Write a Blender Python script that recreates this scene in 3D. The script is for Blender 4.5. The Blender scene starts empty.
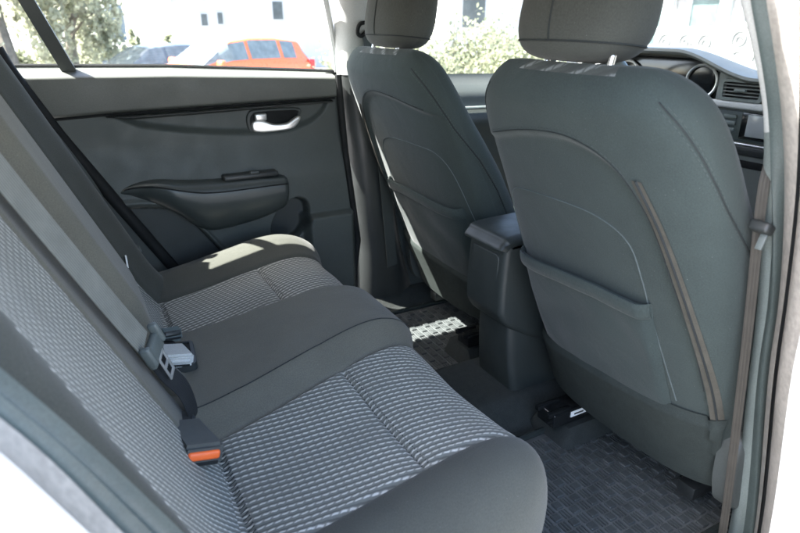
import bpy, bmesh, math, random
import numpy as np
from mathutils import Vector, Matrix
random.seed(7)
rad = math.radians
SC = bpy.context.scene
COL = SC.collection

# ------------------------------------------------------------------ camera
cam = bpy.data.cameras.new('camera')
cam_o = bpy.data.objects.new('camera', cam); COL.objects.link(cam_o)
Bm = [[0.87937, -0.17715, 0.44196], [-0.47614, -0.32718, 0.81624], [0.0, -0.92821, -0.37206]]
M = Matrix.Identity(4)
for i in range(3):
    M[i][0] = Bm[i][0]; M[i][1] = -Bm[i][1]; M[i][2] = -Bm[i][2]
M.translation = (0, -1.13, 1.25)
cam_o.matrix_world = M
cam.sensor_width = 36; cam.lens = 27.0
cam.clip_start = 0.02; cam.clip_end = 2000
cam.dof.use_dof = True; cam.dof.focus_distance = 1.35; cam.dof.aperture_fstop = 5.6
SC.camera = cam_o

# ------------------------------------------------------------------ light
SUN = Vector((-0.74, 0.235, 1.0)).normalized()
elev = math.asin(SUN.z)
world = bpy.data.worlds.new('World'); SC.world = world; world.use_nodes = True
nt = world.node_tree
bg = nt.nodes['Background']
sky = nt.nodes.new('ShaderNodeTexSky'); sky.sky_type = 'NISHITA'; sky.sun_disc = False
sky.sun_elevation = elev
sky.sun_rotation = math.atan2(SUN.x, SUN.y)
sky.dust_density = 2.5; sky.air_density = 0.9; sky.ozone_density = 0.4
nt.links.new(sky.outputs[0], bg.inputs[0]); bg.inputs[1].default_value = 0.15
sun = bpy.data.lights.new('sun', 'SUN'); sun.energy = 5.0; sun.angle = rad(0.5); sun.color = (1.0, 0.96, 0.92)
sun_o = bpy.data.objects.new('sun', sun); COL.objects.link(sun_o)
sun_o.rotation_euler = SUN.to_track_quat('Z', 'Y').to_euler()
vs = SC.view_settings
vs.view_transform = 'Standard'; vs.look = 'None'; vs.gamma = 1.0; vs.exposure = 3.15; vs.use_curve_mapping = False
SC.cycles.max_bounces = 10; SC.cycles.transparent_max_bounces = 24; SC.cycles.diffuse_bounces = 6

# ------------------------------------------------------------------ materials
def newmat(name):
    m = bpy.data.materials.new(name); m.use_nodes = True
    return m, m.node_tree, m.node_tree.nodes['Principled BSDF']

class NB:
    """tiny node-graph builder"""
    def __init__(s, nt): s.nt = nt
    def n(s, t, **kw):
        x = s.nt.nodes.new(t)
        for k, v in kw.items(): setattr(x, k, v)
        return x
    def put(s, inp, v):
        if isinstance(v, bpy.types.NodeSocket): s.nt.links.new(v, inp)
        else: inp.default_value = v
    def m(s, op, a, b=0.0, c=0.0):
        x = s.n('ShaderNodeMath', operation=op)
        s.put(x.inputs[0], a); s.put(x.inputs[1], b); s.put(x.inputs[2], c)
        return x.outputs[0]
    def mix(s, f, a, b):
        x = s.n('ShaderNodeMix', data_type='RGBA')
        s.put(x.inputs[0], f)
        s.put(x.inputs[6], a if isinstance(a, bpy.types.NodeSocket) else (*a, 1))
        s.put(x.inputs[7], b if isinstance(b, bpy.types.NodeSocket) else (*b, 1))
        return x.outputs[2]
    def step(s, v, lo, hi):
        x = s.n('ShaderNodeMapRange', interpolation_type='SMOOTHSTEP')
        s.put(x.inputs[0], v); x.inputs[1].default_value = lo; x.inputs[2].default_value = hi
        return x.outputs[0]
    def noise(s, scale, detail=3.0, vec=None, rough=0.55):
        x = s.n('ShaderNodeTexNoise'); x.inputs['Scale'].default_value = scale
        x.inputs['Detail'].default_value = detail; x.inputs['Roughness'].default_value = rough
        if vec is not None: s.nt.links.new(vec, x.inputs['Vector'])
        return x.outputs['Fac']
    def obj(s): return s.n('ShaderNodeTexCoord').outputs['Object']
    def uv(s): return s.n('ShaderNodeTexCoord').outputs['UV']
    def bump(s, h, strength, dist=0.001):
        x = s.n('ShaderNodeBump'); x.inputs['Strength'].default_value = strength; x.inputs['Distance'].default_value = dist
        s.nt.links.new(h, x.inputs['Height']); return x.outputs[0]

def mul(c, k): return tuple(min(1, x * k) for x in c)

KI = 0.86
def ki(c): return (c[0] * KI * 0.98, c[1] * KI * 1.01, c[2] * KI * 0.96) if max(c) < 0.3 else c

def m_plain(name, col, rough=0.6, grain=0.0, gscale=600, var=0.12, vscale=7, metal=0.0, spec=0.5, sheen=0.0, bdist=0.0006):
    col = ki(col); m, nt, p = newmat(name); b = NB(nt); o = b.obj()
    v = b.step(b.noise(vscale, 4, o), 0.3, 0.7)
    c = b.mix(v, mul(col, 1 - var), mul(col, 1 + var))
    if grain:
        g = b.noise(gscale, 2, o)
        c2 = b.n('ShaderNodeMix', data_type='RGBA', blend_type='MULTIPLY')
        b.put(c2.inputs[0], 0.5); b.put(c2.inputs[6], c)
        gg = b.mix(b.step(g, 0.3, 0.7), (0.7, 0.7, 0.7), (1.25, 1.25, 1.25)); b.put(c2.inputs[7], gg)
        c = c2.outputs[2]
        nt.links.new(b.bump(g, grain, bdist), p.inputs['Normal'])
    nt.links.new(c, p.inputs['Base Color'])
    r = b.mix(b.step(b.noise(vscale * 3, 5, o), 0.3, 0.75), (rough * 0.88,) * 3, (min(1, rough * 1.12),) * 3)
    nt.links.new(r, p.inputs['Roughness'])
    p.inputs['Metallic'].default_value = metal
    p.inputs['Specular IOR Level'].default_value = spec
    if sheen:
        p.inputs['Sheen Weight'].default_value = sheen; p.inputs['Sheen Roughness'].default_value = 0.5
    return m

def m_cloth(name, col, k=1.0, sheen=0.12):
    """plain knitted seat cloth: fine ribs and heathered yarn"""
    col = ki(col); m, nt, p = newmat(name); b = NB(nt); uv = b.uv()
    sx = b.n('ShaderNodeSeparateXYZ'); nt.links.new(uv, sx.inputs[0])
    w = b.m('MULTIPLY', b.m('SINE', b.m('MULTIPLY', sx.outputs[0], 2 * math.pi / 0.0022)), b.m('SINE', b.m('MULTIPLY', sx.outputs[1], 2 * math.pi / 0.0022)))
    n1 = b.noise(420, 2, uv); n2 = b.noise(9, 4, uv); n3 = b.noise(60, 3, uv)
    h = b.m('ADD', b.m('MULTIPLY', w, 0.35), n1)
    t = b.m('ADD', b.m('MULTIPLY', b.step(n1, 0.3, 0.7), 0.55), b.m('ADD', b.m('MULTIPLY', b.step(n2, 0.3, 0.7), 0.25), b.m('MULTIPLY', n3, 0.2)))
    c = b.mix(t, mul(col, 0.80 * k), mul(col, 1.22 * k))
    lint = b.step(b.noise(310, 1, uv), 0.76, 0.80)
    c = b.mix(b.m('MULTIPLY', lint, 0.35), c, (0.30, 0.30, 0.29))
    nt.links.new(c, p.inputs['Base Color']); p.inputs['Roughness'].default_value = 0.92
    p.inputs['Specular IOR Level'].default_value = 0.2
    p.inputs['Sheen Weight'].default_value = sheen; p.inputs['Sheen Roughness'].default_value = 0.45
    cr = b.n('ShaderNodeTexNoise'); cr.inputs['Scale'].default_value = 11; cr.inputs['Detail'].default_value = 5; cr.inputs['Distortion'].default_value = 0.8
    nt.links.new(uv, cr.inputs['Vector'])
    b1 = b.bump(cr.outputs['Fac'], 0.30, 0.010)
    b2 = b.n('ShaderNodeBump'); b2.inputs['Strength'].default_value = 0.35; b2.inputs['Distance'].default_value = 0.0006
    nt.links.new(h, b2.inputs['Height']); nt.links.new(b1, b2.inputs['Normal'])
    nt.links.new(b2.outputs[0], p.inputs['Normal'])
    return m

def m_weave(name, P=0.0118, Q=0.0130, rot=0.0, slant=-0.75, dark=(0.064, 0.066, 0.062), mid=(0.185, 0.184, 0.170), light=(0.62, 0.61, 0.55)):
    """jacquard insert cloth: wavy rows of slanted light dashes"""
    dark, mid, light = ki(dark), ki(mid), ki(light)
    m, nt, p = newmat(name); b = NB(nt); uv = b.uv()
    mp = b.n('ShaderNodeMapping'); nt.links.new(uv, mp.inputs[0]); mp.inputs['Rotation'].default_value = (0, 0, rot)
    wob = b.n('ShaderNodeTexNoise'); wob.inputs['Scale'].default_value = 30
    nt.links.new(uv, wob.inputs['Vector'])
    sx = b.n('ShaderNodeSeparateXYZ'); nt.links.new(mp.outputs[0], sx.inputs[0])
    u = b.m('DIVIDE', sx.outputs[0], Q); v = b.m('DIVIDE', sx.outputs[1], P)
    wv = b.m('ADD', v, b.m('MULTIPLY', b.m('SINE', b.m('MULTIPLY', u, 2 * math.pi)), 0.03))
    wv = b.m('ADD', wv, b.m('MULTIPLY', wob.outputs['Fac'], 0.18))
    row = b.m('FLOOR', wv); f = b.m('FRACT', wv)
    g = b.m('FRACT', b.m('ADD', b.m('ADD', u, b.m('MULTIPLY', row, 0.16)), b.m('MULTIPLY', f, slant)))
    df = b.m('ABSOLUTE', b.m('SUBTRACT', f, 0.48)); dg = b.m('ABSOLUTE', b.m('SUBTRACT', g, 0.5))
    dash = b.m('MULTIPLY', b.step(df, 0.21, 0.05), b.m('MULTIPLY_ADD', b.step(dg, 0.47, 0.24), 0.82, 0.18))
    line = b.step(b.m('ABSOLUTE', b.m('SUBTRACT', f, 0.85)), 0.20, 0.02)
    yarn = b.noise(900, 2, uv)
    c = b.mix(dash, mid, light)
    c = b.mix(b.m('MULTIPLY', line, 0.65), c, dark)
    c = b.mix(b.m('MULTIPLY', b.step(yarn, 0.35, 0.7), 0.35), c, mul(mid, 0.55))
    c = b.mix(b.m('MULTIPLY', b.step(b.noise(7, 5, uv), 0.42, 0.75), 0.35), c, mul(mid, 0.7))
    nt.links.new(c, p.inputs['Base Color']); p.inputs['Roughness'].default_value = 0.85
    p.inputs['Specular IOR Level'].default_value = 0.25; p.inputs['Sheen Weight'].default_value = 0.1
    h = b.m('ADD', b.m('SUBTRACT', dash, line), b.m('MULTIPLY', yarn, 0.5))
    nt.links.new(b.bump(h, 0.30, 0.0010), p.inputs['Normal'])
    return m

def m_webbing(name, col):
    col = ki(col); m, nt, p = newmat(name); b = NB(nt); uv = b.uv()
    sx = b.n('ShaderNodeSeparateXYZ'); nt.links.new(uv, sx.inputs[0])
    rib = b.m('SINE', b.m('MULTIPLY', sx.outputs[1], 2 * math.pi / 0.0045))
    tw = b.m('SINE', b.m('MULTIPLY', b.m('ADD', sx.outputs[0], sx.outputs[1]), 2 * math.pi / 0.0018))
    h = b.m('ADD', rib, b.m('MULTIPLY', tw, 0.4))
    n = b.noise(25, 3, uv)
    c = b.mix(b.step(b.m('ADD', b.m('MULTIPLY', h, 0.2), n), 0.2, 0.8), mul(col, 0.8), mul(col, 1.2))
    nt.links.new(c, p.inputs['Base Color']); p.inputs['Roughness'].default_value = 0.6
    p.inputs['Specular IOR Level'].default_value = 0.35
    nt.links.new(b.bump(h, 0.3, 0.0005), p.inputs['Normal'])
    return m

def m_glass(name, tint=(0.93, 0.96, 0.95), edge=0.9):
    m = bpy.data.materials.new(name); m.use_nodes = True; nt = m.node_tree; b = NB(nt)
    nt.nodes.remove(nt.nodes['Principled BSDF'])
    tr = b.n('ShaderNodeBsdfTransparent'); tr.inputs[0].default_value = (*tint, 1)
    gl = b.n('ShaderNodeBsdfGlossy'); gl.inputs['Roughness'].default_value = 0.02
    ge = b.n('ShaderNodeNewGeometry'); dt = b.n('ShaderNodeVectorMath', operation='DOT_PRODUCT')
    nt.links.new(ge.outputs['Incoming'], dt.inputs[0]); nt.links.new(ge.outputs['Normal'], dt.inputs[1])
    fr = b.m('ADD', b.m('MULTIPLY', b.m('POWER', b.m('SUBTRACT', 1.0, b.m('ABSOLUTE', dt.outputs['Value'])), 5.0), 0.92), 0.06)
    mx = b.n('ShaderNodeMixShader')
    nt.links.new(b.m('MULTIPLY', fr, edge), mx.inputs[0]); nt.links.new(tr.outputs[0], mx.inputs[1]); nt.links.new(gl.outputs[0], mx.inputs[2])
    nt.links.new(mx.outputs[0], nt.nodes['Material Output'].inputs[0])
    return m

MAT = {}
MAT['weave_cushion'] = m_weave('seat_insert_cloth', rot=rad(14))
MAT['weave_far'] = m_weave('far_insert_cloth', rot=rad(-6), slant=0.9)
MAT['weave_back'] = m_weave('backrest_insert_cloth', P=0.0112, Q=0.0125, rot=rad(20))
MAT['weave_front'] = m_weave('front_insert_cloth', P=0.012, Q=0.014, rot=rad(10), mid=(0.10, 0.105, 0.10), light=(0.30, 0.31, 0.30))
MAT['centre'] = m_cloth('centre_cloth', (0.138, 0.129, 0.110))
MAT['bolster'] = m_cloth('bolster_cloth', (0.068, 0.068, 0.060))
MAT['seatback'] = m_cloth('front_seat_cloth', (0.047, 0.059, 0.058))
MAT['headrest'] = m_cloth('headrest_cloth', (0.064, 0.066, 0.062))
MAT['pocket'] = m_cloth('pocket_cloth', (0.041, 0.053, 0.053))
MAT['skirt'] = m_plain('seat_skirt_carpet', (0.038, 0.045, 0.044), 0.95, 0.6, 500, 0.07, 20, spec=0.15)
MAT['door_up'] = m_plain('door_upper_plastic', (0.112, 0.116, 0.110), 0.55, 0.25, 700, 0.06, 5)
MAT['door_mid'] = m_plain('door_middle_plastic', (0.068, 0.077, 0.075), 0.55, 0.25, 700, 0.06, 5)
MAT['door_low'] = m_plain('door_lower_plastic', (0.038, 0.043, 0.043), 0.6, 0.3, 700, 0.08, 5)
MAT['armrest'] = m_plain('armrest_plastic', (0.050, 0.058, 0.059), 0.36, 0.15, 900, 0.06, 6)
MAT['plastic'] = m_plain('black_plastic', (0.030, 0.033, 0.034), 0.42, 0.12, 900, 0.1, 9)
MAT['console'] = m_plain('console_plastic', (0.032, 0.038, 0.038), 0.50, 0.12, 900, 0.08, 9)
MAT['dash'] = m_plain('dash_plastic', (0.21, 0.22, 0.215), 0.75, 0.15, 900, 0.06, 6)
MAT['gloss'] = m_plain('gloss_black_plastic', (0.012, 0.013, 0.014), 0.15)
MAT['rubber'] = m_plain('black_rubber_seal', (0.012, 0.013, 0.014), 0.75, 0.2, 500, spec=0.25)
MAT['seal'] = m_plain('grey_rubber_seal', (0.070, 0.088, 0.088), 0.55, 0.2, 500, 0.10, 14)
MAT['seal_light'] = m_plain('pale_rubber_lip', (0.19, 0.215, 0.212), 0.45, 0.15, 600, 0.08, 14)
MAT['trim_light'] = m_plain('pale_pillar_plastic', (0.52, 0.53, 0.51), 0.5, 0.12, 800, 0.03, 5)
MAT['trim_dark'] = m_plain('dark_pillar_plastic', (0.060, 0.066, 0.065), 0.55, 0.2, 700, 0.08, 6)
MAT['paint'] = m_plain('cream_car_paint', (0.46, 0.44, 0.405), 0.28, 0, var=0.03)
MAT['paint_jamb'] = m_plain('cream_jamb_paint', (0.36, 0.335, 0.30), 0.4, 0.02, 120, 0.10, 12)
MAT['silver'] = m_plain('satin_silver', (0.72, 0.72, 0.70), 0.32, metal=0.75, var=0.03)
MAT['chrome'] = m_plain('bright_metal', (0.75, 0.75, 0.74), 0.18, metal=1.0, var=0.03)
MAT['webbing'] = m_webbing('grey_belt_webbing', (0.21, 0.208, 0.195))
MAT['webbing_dark'] = m_webbing('dark_belt_webbing', (0.022, 0.023, 0.026))
MAT['webbing_brown'] = m_webbing('taupe_belt_webbing', (0.048, 0.042, 0.036))
MAT['zip'] = m_plain('taupe_zip_tape', (0.080, 0.073, 0.063), 0.85, 0.4, 900, 0.1, 30, spec=0.2)
MAT['tongue'] = m_plain('grey_tongue_plastic', (0.12, 0.135, 0.135), 0.45, 0.1, 700)
MAT['buckle'] = m_plain('buckle_plastic', (0.075, 0.078, 0.078), 0.34, 0.1, 900, 0.08, 20)  # base lightened to stand in for sky reflected on the housing
MAT['recliner'] = m_plain('seat_side_plastic', (0.085, 0.092, 0.092), 0.4, 0.12, 800, 0.08, 12)
MAT['orange'] = m_plain('orange_button_plastic', (0.80, 0.13, 0.025), 0.4, var=0.05)
MAT['sunlit_plastic'] = m_plain('sunlit_buckle_plastic', (0.50, 0.51, 0.49), 0.45, 0.1, 600, 0.06)  # pale tone stands in for sunlight falling on the centre buckle
MAT['label'] = m_plain('white_sticker', (0.85, 0.85, 0.83), 0.5)
MAT['ink'] = m_plain('black_ink', (0.03, 0.03, 0.03), 0.6)
MAT['carpet'] = m_plain('floor_carpet', (0.042, 0.046, 0.046), 0.95, 0.8, 450, 0.08, 60, spec=0.1, bdist=0.002)
MAT['mat'] = m_plain('rubber_mat', (0.066, 0.072, 0.075), 0.40, 0.15, 500, 0.15, 18)
MAT['mat_floor'] = m_plain('rubber_mat_ground', (0.118, 0.124, 0.130), 0.45, 0.15, 500, 0.18, 18)
MAT['stitch'] = m_plain('tonal_stitching', (0.066, 0.079, 0.077), 0.9)
MAT['mat_rim'] = m_plain('shiny_mat_rim', (0.035, 0.042, 0.042), 0.25, 0.1, 500, 0.1, 18)
MAT['thread'] = m_plain('seam_thread', (0.10, 0.12, 0.125), 0.8, 0.4, 900)
MAT['thread_dark'] = m_plain('dark_seam', (0.020, 0.024, 0.025), 0.9, 0.3, 900)
MAT['headliner'] = m_plain('headliner_cloth', (0.50, 0.49, 0.46), 0.95, 0.3, 600, 0.04, 6, spec=0.1)
MAT['screen'] = m_plain('screen_grey_reflection', (0.34, 0.36, 0.36), 0.18)  # bright grey reflection painted into the screen colour
MAT['glass'] = m_glass('window_glass')
MAT['steel'] = m_plain('dark_steel', (0.08, 0.085, 0.09), 0.4, metal=0.8)

# ------------------------------------------------------------------ mesh helpers
ROOT = {}
def link(name, V, Fc, mat, parent=None, smooth=True, uv=None, angle=38, origin=None):
    V = [Vector(v) for v in V]
    off = Vector((0, 0, 0))
    if parent is not None: off = ROOT.get(parent, Vector((0, 0, 0)))
    elif origin is not None: off = Vector(origin)
    me = bpy.data.meshes.new(name)
    me.from_pydata([tuple(v - off) for v in V], [], [tuple(f) for f in Fc])
    mats = mat if isinstance(mat, (list, tuple)) else [mat]
    for m in mats: me.materials.append(m)
    if uv is not None:
        L = me.uv_layers.new(name='uv')
        idx = np.empty(len(me.loops), dtype=np.int32); me.loops.foreach_get('vertex_index', idx)
        L.data.foreach_set('uv', np.asarray(uv, dtype=np.float32)[idx].ravel())
    bm = bmesh.new(); bm.from_mesh(me)
    bmesh.ops.recalc_face_normals(bm, faces=bm.faces)
    bm.to_mesh(me); bm.free()
    if smooth:
        me.polygons.foreach_set('use_smooth', [True] * len(me.polygons))
        me.set_sharp_from_angle(angle=rad(angle))
    me.update()
    o = bpy.data.objects.new(name, me); COL.objects.link(o)
    if parent is not None:
        o.parent = parent; ROOT[o] = off
    elif origin is not None:
        o.location = off; ROOT[o] = off
    return o

def thing(name, label, cat, loc=(0, 0, 0), group=None):
    o = bpy.data.objects.new(name, None); COL.objects.link(o); o.empty_display_size = 0.1
    o.location = loc; ROOT[o] = Vector(loc)
    return tag(o, label, cat, group)

def tag(o, label, cat=None, group=None, kind=None):
    if label: o['label'] = label
    if cat: o['category'] = cat
    if group: o['group'] = group
    if kind: o['kind'] = kind
    return o

def copy_tree(o, parent=None):
    c = o.copy(); COL.objects.link(c); c.parent = parent
    for ch in list(o.children): copy_tree(ch, c)
    return c

class MB:
    def __init__(s): s.V = []; s.F = []; s.M = []
    def add(s, VF, mi=0):
        V, Fc = VF; k = len(s.V)
        s.V += [tuple(v) for v in V]; s.F += [tuple(i + k for i in f) for f in Fc]; s.M += [mi] * len(Fc)
        return s
    def build(s, name, mat, parent=None, **kw):
        o = link(name, s.V, s.F, mat, parent, **kw)
        if isinstance(mat, (list, tuple)): o.data.polygons.foreach_set('material_index', s.M)
        return o

def grid(P, mask=None, closed_u=False):
    P = np.asarray(P); nu, nv = P.shape[:2]
    V = P.reshape(-1, 3).tolist(); Fc = []
    for i in range(nu if closed_u else nu - 1):
        i2 = (i + 1) % nu
        for j in range(nv - 1):
            if mask is None or mask(i, j): Fc.append((i * nv + j, i2 * nv + j, i2 * nv + j + 1, i * nv + j + 1))
    return V, Fc

def compact(V, Fc, uv=None):
    used = sorted({i for f in Fc for i in f}); mp = {k: n for n, k in enumerate(used)}
    V2 = [V[i] for i in used]; F2 = [tuple(mp[i] for i in f) for f in Fc]
    return V2, F2, ([uv[i] for i in used] if uv is not None else None)

def box(c, size, bev=0.003, seg=2, rot=None):
    bm = bmesh.new(); bmesh.ops.create_cube(bm, size=1.0)
    for v in bm.verts: v.co = Vector((v.co.x * size[0], v.co.y * size[1], v.co.z * size[2]))
    if bev > 0: bmesh.ops.bevel(bm, geom=list(bm.edges), offset=min(bev, min(size) * 0.49), segments=seg, affect='EDGES', profile=0.5)
    bm.verts.index_update()
    R = rot if rot is not None else Matrix.Identity(3)
    V = [R @ v.co + Vector(c) for v in bm.verts]; Fc = [[v.index for v in f.verts] for f in bm.faces]
    bm.free(); return V, Fc

def frame_from(x, up=(0, 0, 1)):
    x = Vector(x).normalized(); z = Vector(up); y = z.cross(x).normalized(); z = x.cross(y)
    R = Matrix.Identity(3)
    for i in range(3): R[i][0] = x[i]; R[i][1] = y[i]; R[i][2] = z[i]
    return R

def tube(pts, r, n=8, closed=False):
    pts = [Vector(p) for p in pts]; N = len(pts); V = []; Fc = []
    rr = r if hasattr(r, '__len__') else [r] * N
    prev = None
    for i, p in enumerate(pts):
        a = pts[(i - 1) % N] if (closed or i > 0) else pts[i]; c = pts[(i + 1) % N] if (closed or i < N - 1) else pts[i]
        t = (c - a).normalized()
        if prev is None:
            u = t.orthogonal().normalized()
        else:
            u = (prev - t * prev.dot(t)).normalized()
        prev = u; w = t.cross(u)
        for k in range(n):
            an = 2 * math.pi * k / n; V.append(p + (u * math.cos(an) + w * math.sin(an)) * rr[i])
    for i in range(N if closed else N - 1):
        j = (i + 1) % N
        for k in range(n): Fc.append((i * n + k, i * n + (k + 1) % n, j * n + (k + 1) % n, j * n + k))
    if not closed:
        Fc.append(tuple(range(n))[::-1]); Fc.append(tuple((N - 1) * n + k for k in range(n)))
    return V, Fc

def catmull(P, n=12, closed=False):
    P = np.asarray(P, float); N = len(P); out = []
    for i in range(N if closed else N - 1):
        if closed: p = [P[(i - 1) % N], P[i], P[(i + 1) % N], P[(i + 2) % N]]
        else: p = [P[max(i - 1, 0)], P[i], P[i + 1], P[min(i + 2, N - 1)]]
        for k in range(n):
            t = k / n
            out.append(0.5 * (2 * p[1] + (p[2] - p[0]) * t + (2 * p[0] - 5 * p[1] + 4 * p[2] - p[3]) * t * t + (3 * p[1] - p[0] - 3 * p[2] + p[3]) * t ** 3))
    if not closed: out.append(P[-1])
    return np.array(out)

def ribbon(pts, across, width, thick=0.0012, nw=5):
    """strap: pts centre line, across = unit vectors over the width; returns V,F,uv (closed thin slab)"""
    pts = [Vector(p) for p in pts]; V = []; uv = []; s = 0; N = len(pts)
    for i, p in enumerate(pts):
        t = (pts[min(i + 1, N - 1)] - pts[max(i - 1, 0)]).normalized()
        a = Vector(across[i] if hasattr(across[0], '__len__') else across); a = (a - t * a.dot(t)).normalized(); nn = t.cross(a)
        if i: s += (p - pts[i - 1]).length
        for side in (1, -1):
            for k in range(nw):
                q = (k / (nw - 1) - 0.5) * side
                V.append(p + a * width * q + nn * thick * 0.5 * side); uv.append((s, width * q))
    m = 2 * nw; Fc = []
    for i in range(N - 1):
        for k in range(m): Fc.append((i * m + k, i * m + (k + 1) % m, (i + 1) * m + (k + 1) % m, (i + 1) * m + k))
    Fc.append(tuple(range(m))); Fc.append(tuple((N - 1) * m + k for k in range(m)))
    return V, Fc, uv

def plate(outline, fmap, depth, bev=0.004, seg=3, back=0.0):
    """solid plate: closed smooth 2-D outline (a,b), fmap(a,b,d)->xyz, d = height over the base"""
    O = np.asarray(outline, float); N = len(O)
    t = np.roll(O, -1, 0) - np.roll(O, 1, 0); nrm = np.stack([t[:, 1], -t[:, 0]], 1); nrm /= np.linalg.norm(nrm, axis=1)[:, None] + 1e-9
    area = 0.5 * np.sum(O[:, 0] * np.roll(O[:, 1], -1) - np.roll(O[:, 0], -1) * O[:, 1])
    if area < 0: nrm = -nrm
    rings = [(0, back), (0, depth - bev)] + [(bev * (1 - math.cos(k / seg * math.pi / 2)), depth - bev + bev * math.sin(k / seg * math.pi / 2)) for k in range(1, seg + 1)]
    V = []; Fc = []
    for ins, d in rings:
        for (a, b) in O - nrm * ins: V.append(fmap(a, b, d))
    R = len(rings)
    for r in range(R - 1):
        for k in range(N): Fc.append((r * N + k, r * N + (k + 1) % N, (r + 1) * N + (k + 1) % N, (r + 1) * N + k))
    Fc.append(tuple((R - 1) * N + k for k in range(N))); Fc.append(tuple(range(N))[::-1])
    return V, Fc

def rrect(a0, a1, b0, b1, r, n=5):
    out = []
    for (ca, cb, s) in ((a1 - r, b1 - r, 0), (a0 + r, b1 - r, 1), (a0 + r, b0 + r, 2), (a1 - r, b0 + r, 3)):
        for k in range(n + 1):
            an = (s + k / n) * math.pi / 2; out.append((ca + r * math.cos(an), cb + r * math.sin(an)))
    return out

def sst(x, a, b):
    t = np.clip((np.asarray(x, float) - a) / (b - a), 0, 1); return t * t * (3 - 2 * t)

def ip(x, xs, ys): return np.interp(x, xs, ys)

# ================================================================== SETTING
def gz(x, y):
    """height of the ground: level round the car, falling gently to the far car park"""
    return -0.08 - 0.88 * sst(y, 2.0, 26.0) - 0.5 * sst(y, 26, 45) - 0.35 * sst(x, 5, 25)
xs = np.concatenate([np.linspace(-900, -60, 8), np.linspace(-50, 70, 61), np.linspace(80, 900, 8)])
ys = np.concatenate([np.linspace(-900, -20, 7), np.linspace(-15, 70, 60), np.linspace(80, 1200, 8)])
G = np.array([[(x, y, gz(x, y)) for y in ys] for x in xs])
m, ntt, p = newmat('pale_concrete_paving'); b = NB(ntt); o = b.obj()
br = b.n('ShaderNodeTexBrick'); ntt.links.new(o, br.inputs['Vector']); br.inputs['Scale'].default_value = 2.2
br.inputs['Color1'].default_value = (0.25, 0.245, 0.235, 1); br.inputs['Color2'].default_value = (0.29, 0.285, 0.27, 1); br.inputs['Mortar'].default_value = (0.17, 0.165, 0.16, 1); br.inputs['Mortar Size'].default_value = 0.012
c = b.n('ShaderNodeMix', data_type='RGBA', blend_type='MULTIPLY'); c.inputs[0].default_value = 1
b.put(c.inputs[6], br.outputs[0]); b.put(c.inputs[7], b.mix(b.step(b.noise(0.6, 6, o), 0.3, 0.7), (0.85, 0.85, 0.85), (1.08, 1.08, 1.08)))
ntt.links.new(c.outputs[2], p.inputs['Base Color']); p.inputs['Roughness'].default_value = 0.9
tag(link('ground', *grid(G), m), 'pale sunlit concrete paving around the car', kind='structure')

# ================================================================== CAR BODY
body = thing('car_body', 'cream car body with open near rear doorway, pillars, grey door seals, roof and floor', 'car', (0.9, 0, -0.08))
# floor pan
fx = np.linspace(-0.9, 2.0, 117); fy = np.linspace(-0.70, 0.70, 113)
def floor_z(x, y):
    z = 0.272
    z += 0.075 * (1 - sst(abs(y - 0.01), 0.10, 0.17))                              # tunnel
    z += 0.06 * sst(abs(y), 0.62, 0.68)
    for yc in (-0.20, 0.235):                                                       # raised seat rail mounts
        z = max(z, 0.272 + 0.055 * sst(x, 0.925, 0.945) * (1 - sst(abs(y - yc), 0.05, 0.075)))
    z += 0.22 * (1 - sst(x, 0.42, 0.56))
    return z
Fl = np.array([[(x, y, floor_z(x, y)) for y in fy] for x in fx])
link('floor_pan', *grid(Fl), MAT['carpet'], body)
# roof shell and headliner
def roof_pt(u, v, dz=0.0):
    x = -0.75 + 2.30 * u; y = -0.60 + 1.20 * v
    z = 1.475 + 0.06 * (1 - (2 * v - 1) ** 2) - 0.05 * (2 * u - 1) ** 2 - 0.10 * sst(abs(2 * v - 1), 0.86, 1.0)
    return (x, y, z + dz)
us = np.linspace(0, 1, 30); vv = np.linspace(0, 1, 40)
link('roof', *grid([[roof_pt(u, v) for v in vv] for u in us]), MAT['paint'], body)
link('headliner', *grid([[roof_pt(u, 0.03 + 0.94 * v, -0.03) for v in vv] for u in us]), MAT['headliner'], body)
for s in (1, -1):
    link('roof_rail', *tube(catmull([(-0.75, s * 0.60, 1.345), (0, s * 0.615, 1.395), (0.9, s * 0.615, 1.40), (1.55, s * 0.61, 1.34), (2.0, s * 0.66, 1.13)], 10), 0.038, 10), MAT['paint'], body)
# rear shelf, wheel arches, tail
mb = MB(); mb.add(box((-0.52, 0, 1.12), (0.55, 1.2, 0.03), 0.01)); mb.add(box((-0.82, 0, 0.78), (0.08, 1.4, 0.72), 0.02))
mb.build('parcel_shelf', MAT['trim_dark'], body)
# windscreen and bonnet
W = [[(2.16 - 0.60 * u, (-0.66 + 1.32 * v) * (1 - 0.10 * u), 1.10 + 0.34 * u - 0.0 * v + 0.04 * math.sin(math.pi * v) * 0) for v in np.linspace(0, 1, 16)] for u in np.linspace(0, 1, 10)]
link('windscreen', *grid(W), MAT['glass'], body)
link('bonnet', *grid([[(2.15 + 0.95 * u, -0.70 + 1.4 * v, 1.085 - 0.25 * u ** 1.8 + 0.04 * math.sin(math.pi * v)) for v in np.linspace(0, 1, 16)] for u in np.linspace(0, 1, 12)]), MAT['paint'], body)

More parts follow.
